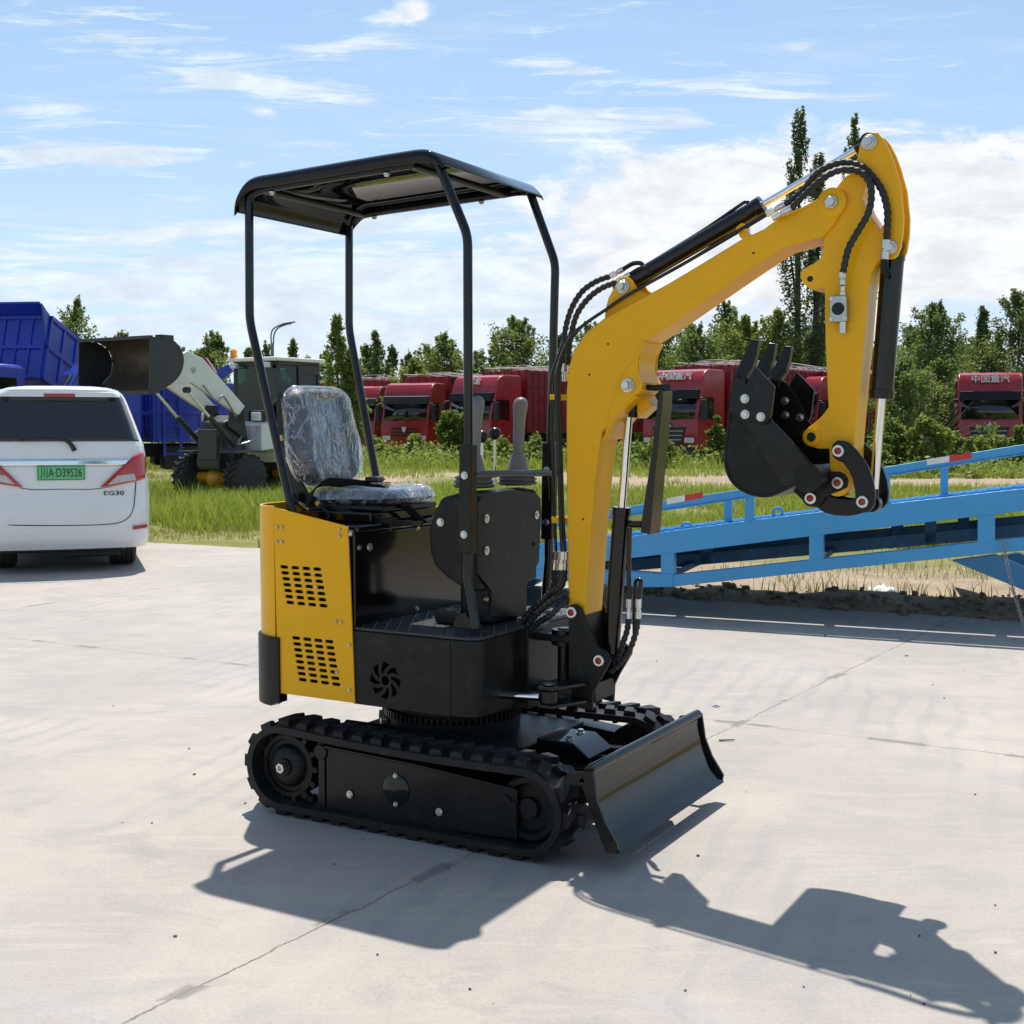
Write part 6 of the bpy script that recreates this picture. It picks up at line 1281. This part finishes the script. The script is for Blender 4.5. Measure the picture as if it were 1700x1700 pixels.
# spoil, stones and litter
SOILM = mat('dark_soil', (.25, .18, .12), .95, var=.35, vs=9, bump=.8, bs=40); STN = mat('stone_chips', (.09, .085, .08), .8, var=.4, vs=30)
def rubble(n, f, rng_, m, name):
    b = MB()
    for i in range(n):
        x, y, z, s_ = f(); q = MB().ball((0, 0, 0), 1., 6, 4); ax = [s_*random.uniform(.6, 1.3), s_*random.uniform(.6, 1.3), s_*random.uniform(.35, .8)]; a_ = random.random()*6.28
        b.add([(x+(p[0]*math.cos(a_)-p[1]*math.sin(a_))*ax[0]*(1+.5*random.uniform(-1, 1)), y+(p[0]*math.sin(a_)+p[1]*math.cos(a_))*ax[1]*(1+.5*random.uniform(-1, 1)), z+p[2]*ax[2]*(1+.4*random.uniform(-1, 1))) for p in q.v], q.f)
    o = b.build(name, m, smooth=75); o['kind'] = 'stuff'; return o
def f_soil():
    x = random.uniform(.6, 6); d = abs(random.gauss(.45, .3)); y = float(edge_y(x))+d-.12; return x, y, max(0, rise(x, y))+.01, random.choice((.010, .012, .015, .02, .03, .045))*random.uniform(.6, 1.2)
rubble(520, f_soil, None, SOILM, 'soil_clods')
def f_stone():
    v_ = random.uniform(930, 1690); u_ = random.uniform(0, 1700); p = gp(u_, v_)
    if p.y > edge_y(p.x)-.1: p = gp(random.uniform(0, 1700), random.uniform(1150, 1690))
    return p.x, p.y, .003, random.choice((.002, .003, .003, .004, .006))*min(1.6, p.y/4)
rubble(46, f_stone, None, STN, 'gravel')
b = MB(); q = wp(1468, 968, z=.12); g_ = []
for i in range(7):
    for j in range(7): g_.append((q.x+(i-3)*.036+random.uniform(-.012, .012), q.y+(j-3)*.03, .05+.06*max(0, 1-abs(i-3.4)/3.4)*max(0, 1-abs(j-3)/3.4)+random.uniform(-.02, .03)))
b.add(g_, [(i*7+j, i*7+j+1, (i+1)*7+j+1, (i+1)*7+j) for i in range(6) for j in range(6)]); o = b.build('plastic_sheet', WHT, solid=.002, smooth=10); tag(o, 'crumpled white plastic sheet lying on the soil under the ramp', 'litter')
CRD = mat('cardboard', (.33, .20, .11), .85, var=.2); q = wp(1622, 984, z=.1); o = MB().box((q.x, q.y, .07), (.34, .16, .012), Matrix.Rotation(.25, 3, 'Y') @ Matrix.Rotation(.3, 3, 'X')).build('cardboard_scrap', CRD, bevel=.002); tag(o, 'brown cardboard scrap lying on the soil beneath the ramp', 'litter')
q = gp(1189, 1173); o = MB().lathe((q.x, q.y, .001), (0, 0, 1), [(0, .012), (0, .022), (.004, .022), (.004, .012), (0, .012)], 20).build('washer', STEEL); tag(o, 'small dark steel washer lying on the concrete behind the blade', 'washer')
a, e_ = gp(1194, 1231), gp(1220, 1230); o = MB().tube([a+Vector((0, 0, .006)), e_+Vector((0, 0, .006))], [.005, .003], 6).build('twig', BARK); tag(o, 'short brown twig lying on the concrete right of the blade', 'twig')
